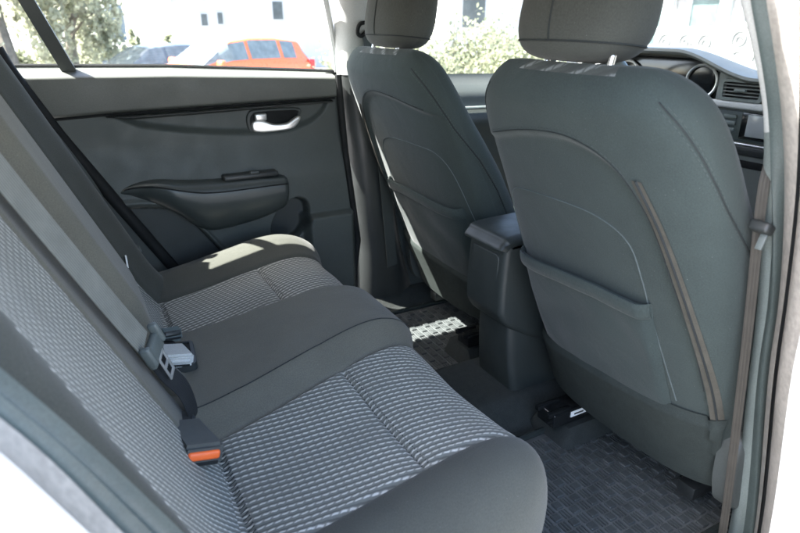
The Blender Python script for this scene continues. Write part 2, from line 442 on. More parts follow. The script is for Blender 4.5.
# near B pillar: bands running down the door aperture (inside -> outside)
PZ = {
 'e0': [(0.675, -0.64, 1.339), (0.724, -0.64, 1.279), (0.816, -0.64, 1.15), (0.863, -0.64, 1.016), (0.915, -0.64, 0.845), (0.95, -0.64, 0.686), (1.007, -0.64, 0.314), (1.009, -0.64, 0.007)],
 'e1': [(0.672, -0.665, 1.336), (0.716, -0.665, 1.278), (0.8, -0.665, 1.154), (0.845, -0.665, 1.025), (0.893, -0.665, 0.86), (0.92, -0.665, 0.709), (1.01, -0.665, 0.335), (1.022, -0.665, 0.029)],
 'e2': [(0.67, -0.68, 1.334), (0.709, -0.68, 1.277), (0.784, -0.68, 1.156), (0.842, -0.68, 1.029), (0.897, -0.68, 0.866), (0.926, -0.68, 0.716), (1.025, -0.68, 0.341), (1.038, -0.68, 0.037)],
 'e3': [(0.69, -0.715, 1.332), (0.713, -0.715, 1.276), (0.76, -0.715, 1.161), (0.801, -0.715, 1.043), (0.837, -0.715, 0.893), (0.865, -0.715, 0.754), (0.949, -0.715, 0.41), (0.965, -0.715, 0.126)],
 'e4': [(0.69, -0.72, 1.331), (0.712, -0.72, 1.276), (0.759, -0.72, 1.162), (0.801, -0.72, 1.044), (0.837, -0.72, 0.895), (0.866, -0.72, 0.757), (0.955, -0.72, 0.412), (0.973, -0.72, 0.127)],
 'e5': [(0.67, -0.76, 1.326), (0.686, -0.76, 1.274), (0.729, -0.76, 1.168), (0.772, -0.76, 1.058), (0.804, -0.76, 0.919), (0.818, -0.76, 0.794), (0.885, -0.76, 0.482), (0.896, -0.76, 0.225)]}
PZ = {k: catmull([(0.63, v[0][1] + 0.06, 1.42)] + v, 8) for k, v in PZ.items()}
def strip(a, b, n=7, bulge=0.0, sl=slice(None)):
    A = a[sl]; Bb = b[sl]; out = []
    for i in range(len(A)):
        d = Bb[i] - A[i]; t = A[min(i + 1, len(A) - 1)] - A[max(i - 1, 0)]
        nn = np.cross(d, t); nn /= np.linalg.norm(nn) + 1e-9
        if nn[0] > 0: nn = -nn                      # bulge towards the doorway
        out.append([A[i] + d * k / (n - 1) + nn * bulge * math.sin(math.pi * k / (n - 1)) for k in range(n)])
    return grid(out)
iu = 26                                               # sample where the pale upper trim ends
inner0 = PZ['e0'] + np.array([0.10, 0.02, 0.0])
pil = thing('door_pillar', 'near door pillar with pale upper trim, grey rubber seal and cream painted edge beside the passenger seat', 'pillar', (0.95, -0.68, 0.27))
link('pillar_trim', *strip(inner0, PZ['e0'], 5, 0.004, slice(0, iu + 1)), MAT['trim_light'], pil)
link('pillar_trim', *strip(inner0, PZ['e0'], 5, 0.004, slice(iu, None)), MAT['trim_dark'], pil)
link('upper_trim', *strip(PZ['e0'], PZ['e1'], 7, 0.008, slice(0, iu + 1)), MAT['trim_light'], pil)
link('seal_lip', *strip(PZ['e0'], PZ['e1'], 7, 0.008, slice(iu, None)), MAT['seal_light'], pil)
link('door_seal', *strip(PZ['e1'], PZ['e2'], 9, 0.012), MAT['seal'], pil)
link('painted_jamb', *strip(PZ['e2'], PZ['e3'], 5, 0.004), MAT['paint_jamb'], pil)
link('gap_seal', *strip(PZ['e3'], PZ['e4'], 5, -0.006), MAT['rubber'], pil)
link('painted_edge', *strip(PZ['e4'], PZ['e5'], 6, 0.006), MAT['paint_jamb'], pil)

# near front door: outer skin beyond the pillar
E5 = PZ['e5']
fd = thing('front_door', 'cream front door of the near side seen edge on behind the door pillar', 'car door', (1.4, -0.78, 0.2))
rows = []
for p_ in E5[14:]:
    rows.append([(p_[0] + (1.95 - p_[0]) * t ** 1.6, p_[1] - 0.045 * sst(t, 0, 0.25) - 0.02 * math.sin(math.pi * t), p_[2]) for t in np.linspace(0, 1, 16)])
link('door_skin', *grid(rows), MAT['paint'], fd)
link('door_inner_panel', *grid([[(1.06 + 0.85 * u, -0.66, 0.30 + 0.78 * v) for v in np.linspace(0, 1, 8)] for u in np.linspace(0, 1, 8)]), MAT['door_mid'], fd)
link('window_glass', *grid([[(0.86 + 1.0 * u - 0.14 * v, -0.73 + 0.11 * v, 1.07 + 0.32 * v * (1 - 0.65 * sst(u, 0.5, 1.0))) for v in np.linspace(0, 1, 6)] for u in np.linspace(0, 1, 12)]), MAT['glass'], fd)

# near rear quarter: fabric edge -> seal -> painted flange -> outer wing
q0 = [(-0.13, -0.66, 1.16), (-0.102, -0.66, 1.063), (-0.076, -0.66, 1.02), (-0.029, -0.66, 0.93), (0.027, -0.66, 0.81), (0.069, -0.66, 0.715), (0.17, -0.66, 0.52), (0.26, -0.66, 0.36)]
q1 = [(-0.135, -0.69, 1.14), (-0.104, -0.69, 1.038), (-0.079, -0.69, 0.996), (-0.054, -0.69, 0.945), (-0.021, -0.69, 0.863), (0.013, -0.69, 0.779), (0.10, -0.69, 0.58), (0.19, -0.69, 0.40)]
q2 = [(-0.13, -0.74, 1.15), (-0.097, -0.74, 1.041), (-0.075, -0.74, 1.0), (-0.058, -0.74, 0.961), (-0.039, -0.74, 0.916), (-0.014, -0.74, 0.859), (0.05, -0.74, 0.70), (0.13, -0.74, 0.50)]
q0, q1, q2 = catmull(q0, 8), catmull(q1, 8), catmull(q2, 8)
qi = q0 + np.array([-0.05, 0.035, 0.0])
link('quarter_trim', *strip(qi, q0, 5, 0.004), MAT['trim_dark'], body)
qm = q0 * 0.45 + q1 * 0.55
link('door_seal', *strip(q0, qm, 8, 0.010), MAT['seal'], body)
link('seal_lip', *strip(qm, q1, 6, 0.005), MAT['seal'], body)
link('painted_flange', *strip(q1, q2, 6, 0.004), MAT['paint_jamb'], body)
wing = [[(p_[0] - 0.85 * t ** 1.4, p_[1] - 0.085 * sst(t, 0, 0.18) + 0.03 * t, p_[2] - 0.02 * t) for t in np.linspace(0, 1, 18)] for p_ in q2]
link('rear_wing', *grid(wing), MAT['paint'], body)
link('door_sill', *tube(catmull([(0.26, -0.70, 0.34), (0.45, -0.70, 0.27), (0.80, -0.70, 0.26), (0.97, -0.70, 0.30)], 8), 0.035, 10), MAT['trim_dark'], body)
link('door_sill', *tube([(0.2, 0.70, 0.26), (2.0, 0.70, 0.26)], 0.04, 10), MAT['trim_dark'], body)
link('front_sill', *tube([(0.95, -0.70, 0.24), (2.0, -0.70, 0.24)], 0.06, 10), MAT['trim_dark'], body)
for sgn in (-1, 1):
    cp = [[(-0.125 - 0.09 * v - 0.66 * u, sgn * (0.745 - 0.14 * v - 0.03 * u), 1.115 + 0.28 * v - 0.03 * u) for v in np.linspace(0, 1, 8)] for u in np.linspace(0, 1, 10)]
    if sgn < 0:
        link('c_pillar', *grid(cp), MAT['paint'], body)
        link('c_pillar_trim', *grid([[(x, y + 0.05, z) for x, y, z in r1] for r1 in cp]), MAT['trim_light'], body)
    else:
        cp = [[(x - 0.10, y - 0.05, z) for x, y, z in r1] for r1 in cp]
        link('c_pillar_trim', *grid(cp), MAT['trim_light'], body)

# far B pillar
fp = thing('door_pillar', 'far door pillar, pale above and black below, behind the driver seat', 'pillar', (0.9, 0.68, 0.27))
def pil_ring(z):
    x0 = ip(z, [0.28, 0.5, 0.9, 1.11, 1.42], [0.80, 0.815, 0.785, 0.765, 0.73]); x1 = ip(z, [0.28, 0.5, 0.9, 1.11, 1.42], [1.06, 1.0, 0.93, 0.90, 0.86])
    y = ip(z, [0.28, 1.11, 1.42], [0.665, 0.655, 0.585])
    pts = []
    for k in range(13):
        t = k / 12; e = 2 * t - 1
        pts.append((x0 + (x1 - x0) * t, y + 0.05 * abs(e) ** 3.5, z))
    return pts
link('lower_trim', *grid([pil_ring(z) for z in np.linspace(0.28, 1.105, 30)]), MAT['plastic'], fp)
up = link('upper_trim', *grid([[(p_[0], p_[1] - 0.004, p_[2]) for p_ in pil_ring(z)] for z in np.linspace(1.108, 1.44, 20)]), MAT['trim_light'], fp)
mb = MB().add(box((0.842, 0.626, 1.262), (0.045, 0.008, 0.020), 0.003)); mb.build('belt_slot', MAT['trim_dark'], up)

# ================================================================== FAR REAR DOOR
rd = thing('rear_door', 'closed far rear door with grey trim, armrest, silver handle and large window', 'car door', (0.35, 0.70, 0.30))
SEALX = ([0.25, 0.35, 0.513, 0.788, 0.989, 1.151, 1.2], [0.36, 0.32, 0.237, 0.083, -0.027, -0.104, -0.12])
FRX = ([0.28, 0.474, 0.564, 0.878, 1.11, 1.2], [0.77, 0.790, 0.804, 0.767, 0.752, 0.748])
def ztop(x): return ip(x, [-0.15, 0.27, 0.78], [1.155, 1.143, 1.113])
def zcrease(x): return ip(x, [-0.12, 0.09, 0.76], [1.022, 1.030, 1.040])
SCO = catmull([(0.085, 1.034), (0.12, 1.012), (0.19, 0.982), (0.376, 0.952), (0.555, 0.942), (0.65, 0.958), (0.705, 0.99), (0.735, 1.036)], 8)
def zscoop(x): return ip(x, SCO[:, 0], SCO[:, 1])
MOLD = catmull([(0.07, 0.786), (0.15, 0.782), (0.24, 0.760), (0.289, 0.698), (0.372, 0.577), (0.42, 0.50)], 8)
def zmold(x): return ip(x, MOLD[:, 0], MOLD[:, 1])
def door_y(x, z):
    zt, zc = ztop(x), zcrease(x)
    y = 0.690
    if z > zc:
        t = (z - zc) / (zt - zc)
        y = 0.672 - 0.006 * math.sin(math.pi * min(t, 1)) + 0.045 * sst(t, 0.80, 1.0)
        y += 0.018 * (1 - sst(z - zc, 0.0, 0.010))
        return y
    y -= 0.022 * sst(z, 0.93, 0.80) if False else 0.022 * (1 - sst(z, 0.80, 0.95))
    # recess above the scoop edge
    if 0.085 < x < 0.735:
        y += 0.016 * sst(z - zscoop(x), -0.003, 0.022)
    # dished lower panel beside the moulding
    if x < 0.40:
        y += 0.018 * sst(zmold(x) - 0.012 - z, 0.0, 0.007)
        if x < 0.372: y -= 0.010 * math.exp(-((z - zmold(x)) / 0.010) ** 2)
    # map pocket bulge at the lower front
    y -= 0.036 * sst(x, 0.612, 0.634) * (1 - sst(z, 0.668, 0.682)) * (1 - sst(x, 0.77, 0.80))
    # pull cavity
    e = ((x - 0.575 - 0.35 * (z - 0.67)) / 0.062) ** 2 + ((z - 0.665) / 0.075) ** 2
    y += 0.045 * (1 - sst(e, 0.70, 1.05))
    return y
NX, NZ = 260, 260
zz = np.linspace(0.28, 1.0, NZ)
Pd = np.zeros((NX, NZ + 10, 3))
for i in range(NX):
    t = i / (NX - 1)
    for j in range(NZ + 10):
        k = min(j, NZ - 1) / (NZ - 1)
        z = 0.28 + k * (1.13 - 0.28); x0 = ip(z, *SEALX); x1 = ip(z, *FRX); x = x0 + (x1 - x0) * t
        z = 0.28 + k * (ztop(x) - 0.28); x0 = ip(z, *SEALX); x1 = ip(z, *FRX); x = x0 + (x1 - x0) * t
        y = door_y(x, z)
        if j >= NZ:
            a = (j - NZ + 1) / 10; y += 0.045 * a; z += 0.003 * math.sin(math.pi * a)
        Pd[i, j] = (x, y, z)
V, Fc = grid(Pd)
cen = [sum((np.array(V[k]) for k in f), np.zeros(3)) / 4 for f in Fc]
upf = [f for f, c_ in zip(Fc, cen) if c_[2] > zcrease(c_[0])]; lof = [f for f, c_ in zip(Fc, cen) if c_[2] <= zcrease(c_[0])]
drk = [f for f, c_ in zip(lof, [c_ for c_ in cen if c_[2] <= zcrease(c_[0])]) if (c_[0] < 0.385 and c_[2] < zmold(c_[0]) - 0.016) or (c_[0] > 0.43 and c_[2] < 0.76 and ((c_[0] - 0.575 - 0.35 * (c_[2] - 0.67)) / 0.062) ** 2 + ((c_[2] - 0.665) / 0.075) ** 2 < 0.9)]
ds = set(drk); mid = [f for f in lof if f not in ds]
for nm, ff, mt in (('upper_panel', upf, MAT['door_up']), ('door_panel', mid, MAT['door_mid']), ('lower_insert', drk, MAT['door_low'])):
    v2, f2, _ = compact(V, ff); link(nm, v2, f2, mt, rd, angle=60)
# dark crease under the upper panel and the glossy blade
link('panel_gap', *tube([(x, 0.688, zcrease(x) - 0.001) for x in np.linspace(-0.035, 0.75, 40)], 0.004, 6), MAT['rubber'], rd)
bl = [[(x, 0.684 - 0.020 * math.sin(math.pi * t) ** 0.7, zcrease(x) - 0.004 - (0.004 + 0.010 * sst(x, 0.085, 0.16) * (1 - 0.45 * sst(x, 0.3, 0.72))) * t) for t in np.linspace(0, 1, 9)] for x in np.linspace(0.088, 0.735, 50)]
link('trim_blade', *grid(bl), MAT['plastic'], rd)
# armrest
AZT = catmull([(0.084, 0.822), (0.12, 0.838), (0.183, 0.846), (0.262, 0.836), (0.366, 0.829), (0.50, 0.826), (0.568, 0.818)], 8)
AZB = catmull([(0.084, 0.808), (0.12, 0.792), (0.186, 0.768), (0.235, 0.735), (0.285, 0.690), (0.33, 0.672), (0.41, 0.678), (0.50, 0.696), (0.568, 0.725)], 8)
def arm_ring(x):
    k = 1.0
    if x > 0.545: k = math.sqrt(max(0.0, 1 - ((x - 0.545) / 0.0235) ** 2))
    if x < 0.10: k = math.sqrt(max(0.0, 1 - ((0.10 - x) / 0.0165) ** 2))
    zt, zb = float(ip(x, AZT[:, 0], AZT[:, 1])), float(ip(x, AZB[:, 0], AZB[:, 1]))
    zc, hz = (zt + zb) / 2, (zt - zb) / 2 * (0.75 + 0.25 * k); d = (0.028 + 0.055 * float(sst(x, 0.085, 0.24))) * (0.35 + 0.65 * k)
    return zc, hz, d
def arm_pt(x, an, o=0.0):
    zc, hz, d = arm_ring(x); n = 4.2
    cz, sz = math.cos(an), math.sin(an)
    z = zc + (hz + o) * math.copysign(abs(sz) ** (2 / n), sz); y = 0.694 - (d + o) * abs(cz) ** (2 / n)
    y += 0.020 * float(sst(zc - z, -0.2 * hz, hz))        # lower half leans back under the pad
    return (x, y, z)
ax = np.r_[0.0838 + 0.016 * (1 - np.cos(np.linspace(0, math.pi / 2, 10))), np.linspace(0.105, 0.545, 90), 0.545 + 0.0234 * np.sin(np.linspace(0.1, math.pi / 2, 12))]
aan = np.linspace(-math.pi / 2, math.pi / 2, 60)
ar = link('armrest', *grid([[arm_pt(x, an) for an in aan] for x in ax]), MAT['armrest'], rd, angle=65)
link('pad_seam', *tube([arm_pt(x, 0.40, 0.0) for x in np.linspace(0.10, 0.555, 60)], 0.0022, 6), MAT['rubber'], ar)
sw = link('window_switch', *box((0.452, 0.655, 0.832), (0.165, 0.044, 0.016), 0.005, 3), MAT['plastic'], ar)
link('switch_button', *box((0.462, 0.642, 0.842), (0.030, 0.016, 0.010), 0.004, 3), MAT['armrest'], ar)
# door handle
hd = link('handle_recess', *plate(catmull([(0.468, 0.985), (0.475, 1.008), (0.50, 1.017), (0.60, 1.017), (0.637, 1.012), (0.638, 0.995), (0.618, 0.955), (0.60, 0.945), (0.50, 0.944), (0.475, 0.955)], 6, True), lambda a, c, d: (a, 0.708 - d, c), 0.010, 0.004), MAT['trim_dark'], rd)
link('recess_well', *plate(catmull([(0.477, 0.985), (0.484, 1.002), (0.505, 1.010), (0.60, 1.010), (0.629, 1.006), (0.628, 0.995), (0.612, 0.960), (0.597, 0.952), (0.503, 0.951), (0.482, 0.960)], 6, True), lambda a, c, d: (a, 0.700 - d, c), 0.003, 0.001), MAT['rubber'], hd)
lev = catmull([(0.480, 0.960), (0.484, 0.984), (0.512, 0.986), (0.545, 0.974), (0.585, 0.975), (0.618, 0.992), (0.630, 0.990), (0.622, 0.972), (0.600, 0.956), (0.55, 0.950), (0.50, 0.950)], 8, True)
link('lever', *plate(lev, lambda a, c, d: (a, 0.697 - d - 0.010 * sst(a, 0.5, 0.60), c), 0.014, 0.006, 5), MAT['silver'], hd, angle=55)
link('lock_button', *box((0.508, 0.688, 0.996), (0.036, 0.016, 0.022), 0.005, 3), MAT['silver'], hd)
# glass, divider, weatherstrip, door frame
def wy(z): return 0.735 - 0.13 * max(0, z - 1.10) / 0.32
ww = [[(x - 0.12 * v, wy(ztop(0.3) + 0.30 * v), ztop(x) - 0.02 + 0.285 * v) for v in np.linspace(0, 1, 8)] for x in np.linspace(-0.22, 0.79, 14)]
link('window_glass', *grid(ww), MAT['glass'], rd)
link('window_divider', *ribbon([(0.024 - 0.10 * t, wy(1.14 + 0.27 * t) - 0.010, 1.14 + 0.27 * t) for t in np.linspace(0, 1, 8)], (1, 0, 0), 0.032, 0.014)[:2], MAT['trim_dark'], rd, angle=25)
link('window_seal', *tube([(x, 0.722, ztop(x) + 0.004) for x in np.linspace(-0.13, 0.765, 20)], 0.005, 6), MAT['rubber'], rd)
link('window_frame', *tube([(0.775 - 0.10 * t ** 1.2, wy(1.11 + 0.31 * t) - 0.004, 1.11 + 0.31 * t) for t in np.linspace(0, 1, 8)], 0.011, 8), MAT['trim_light'], rd)
sealp = [(ip(z, *SEALX) - 0.004, 0.664, z) for z in np.linspace(0.42, 1.20, 40)]
link('door_seal', *tube([(x - 0.14 * 0 , y, z) for x, y, z in sealp], 0.017, 10), MAT['rubber'], body)
link('light_leak_backing', *grid([[(ip(z, *FRX) - 0.02 + 0.10 * t, 0.712 - 0.02 * t, z) for t in (0, 0.5, 1)] for z in np.linspace(0.28, 1.115, 20)]), MAT['rubber'], body)  # black backing sheet added to stop light leaking past the door edge
frs = [(ip(z, *FRX) + 0.004, 0.668, z) for z in np.linspace(0.42, 1.11, 30)]
link('door_seal', *tube(frs, 0.011, 8), MAT['rubber'], body)
# far wheel arch trim between the backrest and the seal
qt = [[(ip(z, *SEALX) - 0.012 - 0.15 * t, 0.666 - 0.02 * math.sin(math.pi * t) - 0.035 * t, z) for t in np.linspace(0, 1, 8)] for z in np.linspace(0.36, 1.20, 30)]
link('quarter_trim', *grid(qt), MAT['trim_dark'], body)

# far front door (driver side)
fd2 = thing('front_door', 'far front door with blue-grey window ledge seen between the front seats', 'car door', (1.4, 0.72, 0.3))
fz = [[(0.93 + 1.1 * u, 0.70 + 0.05 * sst(v, 0.9, 1.0) - 0.03 * math.exp(-((v - 0.80) / 0.05) ** 2) + 0.012 * sst(0.62 - v, 0, 0.03), 0.30 + (0.80 - 0.03 * u) * v) for v in np.linspace(0, 1, 70)] for u in np.linspace(0, 1, 16)]
link('door_panel', *grid(fz), MAT['door_mid'], fd2)
link('trim_strip', *tube([(0.95 + 1.0 * t, 0.680, 0.985 - 0.02 * t) for t in np.linspace(0, 1, 10)], 0.006, 8), MAT['seal_light'], fd2)
link('window_glass', *grid([[(0.90 + 1.1 * u - 0.16 * v, 0.735 - 0.12 * v, 1.085 + 0.33 * v * (1 - 0.7 * sst(u, 0.45, 1.0))) for v in np.linspace(0, 1, 6)] for u in np.linspace(0, 1, 12)]), MAT['glass'], fd2)

# ================================================================== REAR SEAT
rs = thing('rear_seat', 'rear bench seat with patterned inserts, plain centre strip and dark grey bolsters', 'seat', (0.3, 0.0, 0.27))
PROF = catmull([(0.045, 0.625), (0.085, 0.592), (0.125, 0.580), (0.22, 0.592), (0.35, 0.617), (0.45, 0.634), (0.515, 0.632), (0.562, 0.608), (0.580, 0.560), (0.575, 0.50), (0.560, 0.42), (0.550, 0.35)], 14)
d_ = np.r_[0, np.cumsum(np.linalg.norm(np.diff(PROF, axis=0), axis=1))]
NS = 150; sg = np.linspace(0, d_[-1], NS)
PX = np.interp(sg, d_, PROF[:, 0]); PZ_ = np.interp(sg, d_, PROF[:, 1])
sx1 = np.interp(0.125, PROF[:60, 0], d_[:60]); sx2 = np.interp(0.385, PROF[:90, 0], d_[:90])
YN, YF = -0.665, 0.665
def bnd(s):   # boundaries near->far, slightly tapering towards the front
    k = s / 0.62
    return [-0.508 + 0.006 * k, -0.235 + 0.105 * min(k, 1), 0.190 - 0.055 * min(k, 1), 0.405 + 0.02 * min(k, 1)]
def cush_h(y, s, B4):
    n0, n1, f1, f0 = B4; k = 1 - sst(s, 0.56, 0.72)
    h = 0.0
    h += 0.016 * math.exp(-((y - (n0 - 0.05)) / 0.055) ** 2)
    h -= 0.007 * math.exp(-((y - (n0 + n1) / 2) / 0.10) ** 2)
    h += 0.030 * sst(y, n1 + 0.000, n1 + 0.075) * (1 - sst(y, f1 - 0.03, f1 + 0.01))
    h += 0.004 * math.exp(-((y - (f0 + f1) / 2) / 0.08) ** 2)
    h += 0.035 * math.exp(-((y - (f0 + 0.11)) / 0.085) ** 2)
    g = 0
    for yb in B4: g += 0.0065 * math.exp(-((y - yb) / 0.005) ** 2)
    ins = (sst(y, n0, n0 + 0.012) * (1 - sst(y, n1 - 0.012, n1))) + (sst(y, f1, f1 + 0.012) * (1 - sst(y, f0 - 0.012, f0)))
    for sc in (sx1, sx2): g += ins * (0.006 * math.exp(-((s - sc) / 0.0035) ** 2) + 0.005 * math.exp(-((s - sc) / 0.022) ** 2))
    # little puckers along the cross seams
    return h * k - g
segs = [(None, 0, 26), (0, 1, 60), (1, 2, 60), (2, 3, 50), (3, None, 36)]
arcN = 0.075
cols = []  # (segment, t)
def qrange(seg, B4):
    lo = YN - 0.30 if seg[0] is None else B4[seg[0]]; hi = YF + 0.25 if seg[1] is None else B4[seg[1]]
    return lo, hi
def cush_pt(q, s_i):
    s = sg[s_i]; B4 = bnd(s); px, pz = PX[s_i], PZ_[s_i]
    r = 0.085; H0, H1 = YN + r, YF - r
    if q < H0: e = H0 - q; sgn = -1; base = H0
    elif q > H1: e = q - H1; sgn = 1; base = H1
    else: e = 0; sgn = 0; base = q
    if e > 0:
        qa = r * math.pi / 2
        if e < qa: y = base + sgn * r * math.sin(e / r); drop = r * (1 - math.cos(e / r))
        else: y = base + sgn * r * (1 - 0.05 * (e - qa)); drop = r + (e - qa)
    else: y = q; drop = 0
    h = cush_h(y, s, B4)
    i0, i1 = max(s_i - 1, 0), min(s_i + 1, NS - 1)
    tx, tz = PX[i1] - PX[i0], PZ_[i1] - PZ_[i0]; L = math.hypot(tx, tz); nx, nz = -tz / L, tx / L
    x = px + nx * h; z = pz + nz * h
    c = (0.27, 0.40); f = max(0.12, 1 - drop / 0.30)
    x = c[0] + (x - c[0]) * f if px > 0.27 else x; z = c[1] + (z - c[1]) * max(0.0, 1 - drop / 0.23)
    x -= (0.085 * max(0.0, (-0.50 - y) / 0.165) ** 1.6 + 0.045 * max(0.0, (y - 0.48) / 0.185) ** 1.7) * float(sst(px, 0.25, 0.55))
    return (x, y, z), (s, q)
names = ['cushion_bolster', 'cushion_insert', 'centre_panel', 'cushion_insert', 'cushion_bolster']
cmats = [MAT['bolster'], MAT['weave_cushion'], MAT['centre'], MAT['weave_far'], MAT['bolster']]
for (seg, nm, mt) in zip(segs, names, cmats):
    P_ = []; U_ = []
    n = seg[2] * (2 if seg[0] is None or seg[1] is None else 1)
    for k in range(n + 1):
        r1 = []
        for i in range(NS):
            lo, hi = qrange(seg, bnd(sg[i])); p_, u_ = cush_pt(lo + (hi - lo) * k / n, i); r1.append(p_); U_.append(u_)
        P_.append(r1)
    link(nm, *grid(P_), mt, rs, uv=U_, angle=70)
# seam stitching drawn as short raised yarn ticks across the two insert cross seams
def cush_near(y, s):
    i = int(np.clip(np.searchsorted(sg, s), 1, NS - 1)); return Vector(cush_pt(y, i)[0])
for (a, b_) in ((0, 1), (2, 3)):
    for sc in (sx1, sx2):
        mb = MB(); B4 = bnd(sc); y = B4[a] + 0.008
        while y < B4[b_] - 0.008:
            p0 = cush_near(y, sc - 0.006); p1 = cush_near(y + 0.0035, sc + 0.006); pm = (p0 + p1) / 2; pm.z -= 0.002
            mb.add(tube([p0, pm, p1], 0.0013, 5)); y += 0.0085
        mb.build('seam_stitching', MAT['thread_dark'], rs)
# crease along the centre panel
link('centre_seam', *tube([cush_near(bnd(s)[1] + 0.068, s) + Vector((0, 0, 0.0004)) for s in np.linspace(0.05, 0.60, 50)], 0.0012, 5), MAT['thread_dark'], rs)

# rear backrest
NT = 120; zt_ = np.linspace(0.50, 1.26, NT)
def back_x(z): return 0.092 - 0.43 * (z - 0.60) + 0.02 * (1 - sst(z, 0.52, 0.66))
def bbnd(z):
    k = (z - 0.6) / 0.5
    return [-0.598 + 0.075 * k, -0.265 + 0.0 * k, -0.145 + 0.0 * k, 0.135 + 0.02 * k, 0.405 + 0.015 * k]
def back_h(y, z, b5):
    h = 0.010 * math.exp(-((y - (b5[0] - 0.035)) / 0.035) ** 2)
    h -= 0.004 * math.exp(-((y - (b5[0] + b5[1]) / 2) / 0.10) ** 2)
    h += 0.046 * (0.30 + 0.70 * sst(z, 0.63, 0.80)) * sst(y, b5[2] - 0.01, b5[2] + 0.075) * (1 - sst(y, b5[3] - 0.07, b5[3] + 0.005))
    h += 0.050 * math.exp(-((y - (b5[4] + 0.10)) / 0.08) ** 2)
    for yb in b5: h -= 0.006 * math.exp(-((y - yb) / 0.005) ** 2)
    return h
bsegs = [(None, 0, 26, 'backrest_bolster', 'bolster'), (0, 1, 60, 'backrest_insert', 'weave_back'), (1, 2, 24, 'backrest_panel', 'centre'), (2, 3, 56, 'centre_panel', 'centre'), (3, 4, 44, 'backrest_insert', 'weave_back'), (4, None, 30, 'backrest_bolster', 'bolster')]
def back_pt(q, z, off=0.0):
    b5 = bbnd(z); r = 0.05; H0, H1 = -0.645 + r, 0.635 - r
    if q < H0: e = H0 - q; sgn = -1; base = H0
    elif q > H1: e = q - H1; sgn = 1; base = H1
    else: e = 0; sgn = 0; base = q
    drop = 0; y = q
    if e > 0:
        qa = r * math.pi / 2
        if e < qa: y = base + sgn * r * math.sin(e / r); drop = r * (1 - math.cos(e / r))
        else: y = base + sgn * r; drop = r + e - qa
    top = max(0, z - 1.20); drop += 0.06 * (1 - math.sqrt(max(0, 1 - (top / 0.062) ** 2))) if top > 0 else 0
    h = back_h(y, z, b5) - drop + off
    return (back_x(z) + h * 0.919, y, z + h * 0.395), (z * 1.09, y)
for (a, b_, n, nm, mt) in bsegs:
    P_ = []; U_ = []; nn = n * (2 if a is None or b_ is None else 1)
    for k in range(nn + 1):
        r1 = []
        for z in zt_:
            b5 = bbnd(z); lo = -0.78 if a is None else b5[a]; hi = 0.77 if b_ is None else b5[b_]
            p_, u_ = back_pt(lo + (hi - lo) * k / nn, z); r1.append(p_); U_.append(u_)
        P_.append(r1)
    link(nm, *grid(P_), MAT[mt], rs, uv=U_, angle=70)
link('backrest_shell', *box((-0.20, 0, 0.88), (0.05, 1.22, 0.70), 0.02, 3, Matrix.Rotation(-0.405, 3, 'Y')), MAT['carpet'], rs)
# small white tag in the far insert seam
link('seam_tag', *box(Vector(back_pt(0.415, 0.700, 0.004)[0]), (0.004, 0.016, 0.030), 0.001), MAT['label'], rs)
# buckle well in the centre of the cushion
well = thing('buckle_well', 'dark moulded pocket sunk in the back of the centre seat panel', 'buckle pocket', (0.10, 0.0, 0.60))
Rwl = frame_from((1, -0.10, 0.10), (0, 0, 1))
Ow = rrect(-0.036, 0.036, -0.052, 0.052, 0.010); Iw = rrect(-0.029, 0.029, -0.045, 0.045, 0.007); n = len(Ow)
wc = Vector((0.108, 0.030, 0.6215))
Vv = []
for O_, h_ in ((Ow, -0.012), (Ow, 0.003), (Iw, 0.004), (Iw, -0.022)): Vv += [wc + Rwl @ Vector((a, c, h_)) for a, c in O_]
Ff = [(r * n + k, r * n + (k + 1) % n, (r + 1) * n + (k + 1) % n, (r + 1) * n + k) for r in range(3) for k in range(n)]
link('well_rim', Vv[:], Ff, MAT['plastic'], well)
link('well_floor', [wc + Rwl @ Vector((a, c, 0.0012)) for a, c in Iw], [tuple(range(n))], MAT['rubber'], well, smooth=False)

# ================================================================== REAR BELTS AND BUCKLES
def strap_obj(name, pts, across, width, mat, parent, thick=0.0014):
    V, Fc, uv = ribbon(pts, across, width, thick); return link(name, V, Fc, mat, parent, uv=uv, angle=50)
sb = thing('seat_belt', 'grey belt webbing with grey tongue hanging down the rear backrest nearest the camera', 'seat belt', (0.0, -0.19, 0.62))
cl = [back_pt(y, z, 0.024)[0] for y, z in ((-0.235, 1.20), (-0.232, 1.05), (-0.222, 0.95), (-0.210, 0.86), (-0.197, 0.80), (-0.186, 0.765))]
cl = catmull(cl, 8)
strap_obj('webbing', cl, [(0.42, 0.9, 0.15)] * len(cl), 0.048, MAT['webbing'], sb)
tp = Vector(back_pt(-0.179, 0.745, 0.028)[0]); tdir = (Vector(back_pt(-0.166, 0.66, 0.02)[0]) - tp).normalized()
R = frame_from(tdir, (0.9, -0.45, 0.4))
mb = MB(); mb.add(box(tp, (0.034, 0.064, 0.014), 0.006, 3, R))
for s in (-1, 1): mb.add(box(tp + R @ Vector((-0.012, s * 0.030, 0.004)), (0.040, 0.012, 0.018), 0.005, 3, R))
mb.build('tongue_grip', MAT['tongue'], sb)
mb = MB(); T0 = tp + R @ Vector((0.035, 0, 0.006))
for yy in (-0.012, 0.012): mb.add(box(T0 + R @ Vector((0, yy, 0)), (0.048, 0.005, 0.003), 0.001, 2, R))
for xx in (-0.022, 0.0, 0.022): mb.add(box(T0 + R @ Vector((xx, 0, 0)), (0.006, 0.028, 0.0032), 0.001, 2, R))
mb.build('tongue_plate', MAT['silver'], sb)
lo = [tp + R @ Vector((-0.005, 0, -0.004)), Vector(back_pt(-0.168, 0.70, 0.02)[0]), Vector(back_pt(-0.175, 0.655, 0.026)[0]), Vector((0.100, -0.185, 0.612)), Vector((0.085, -0.19, 0.585))]
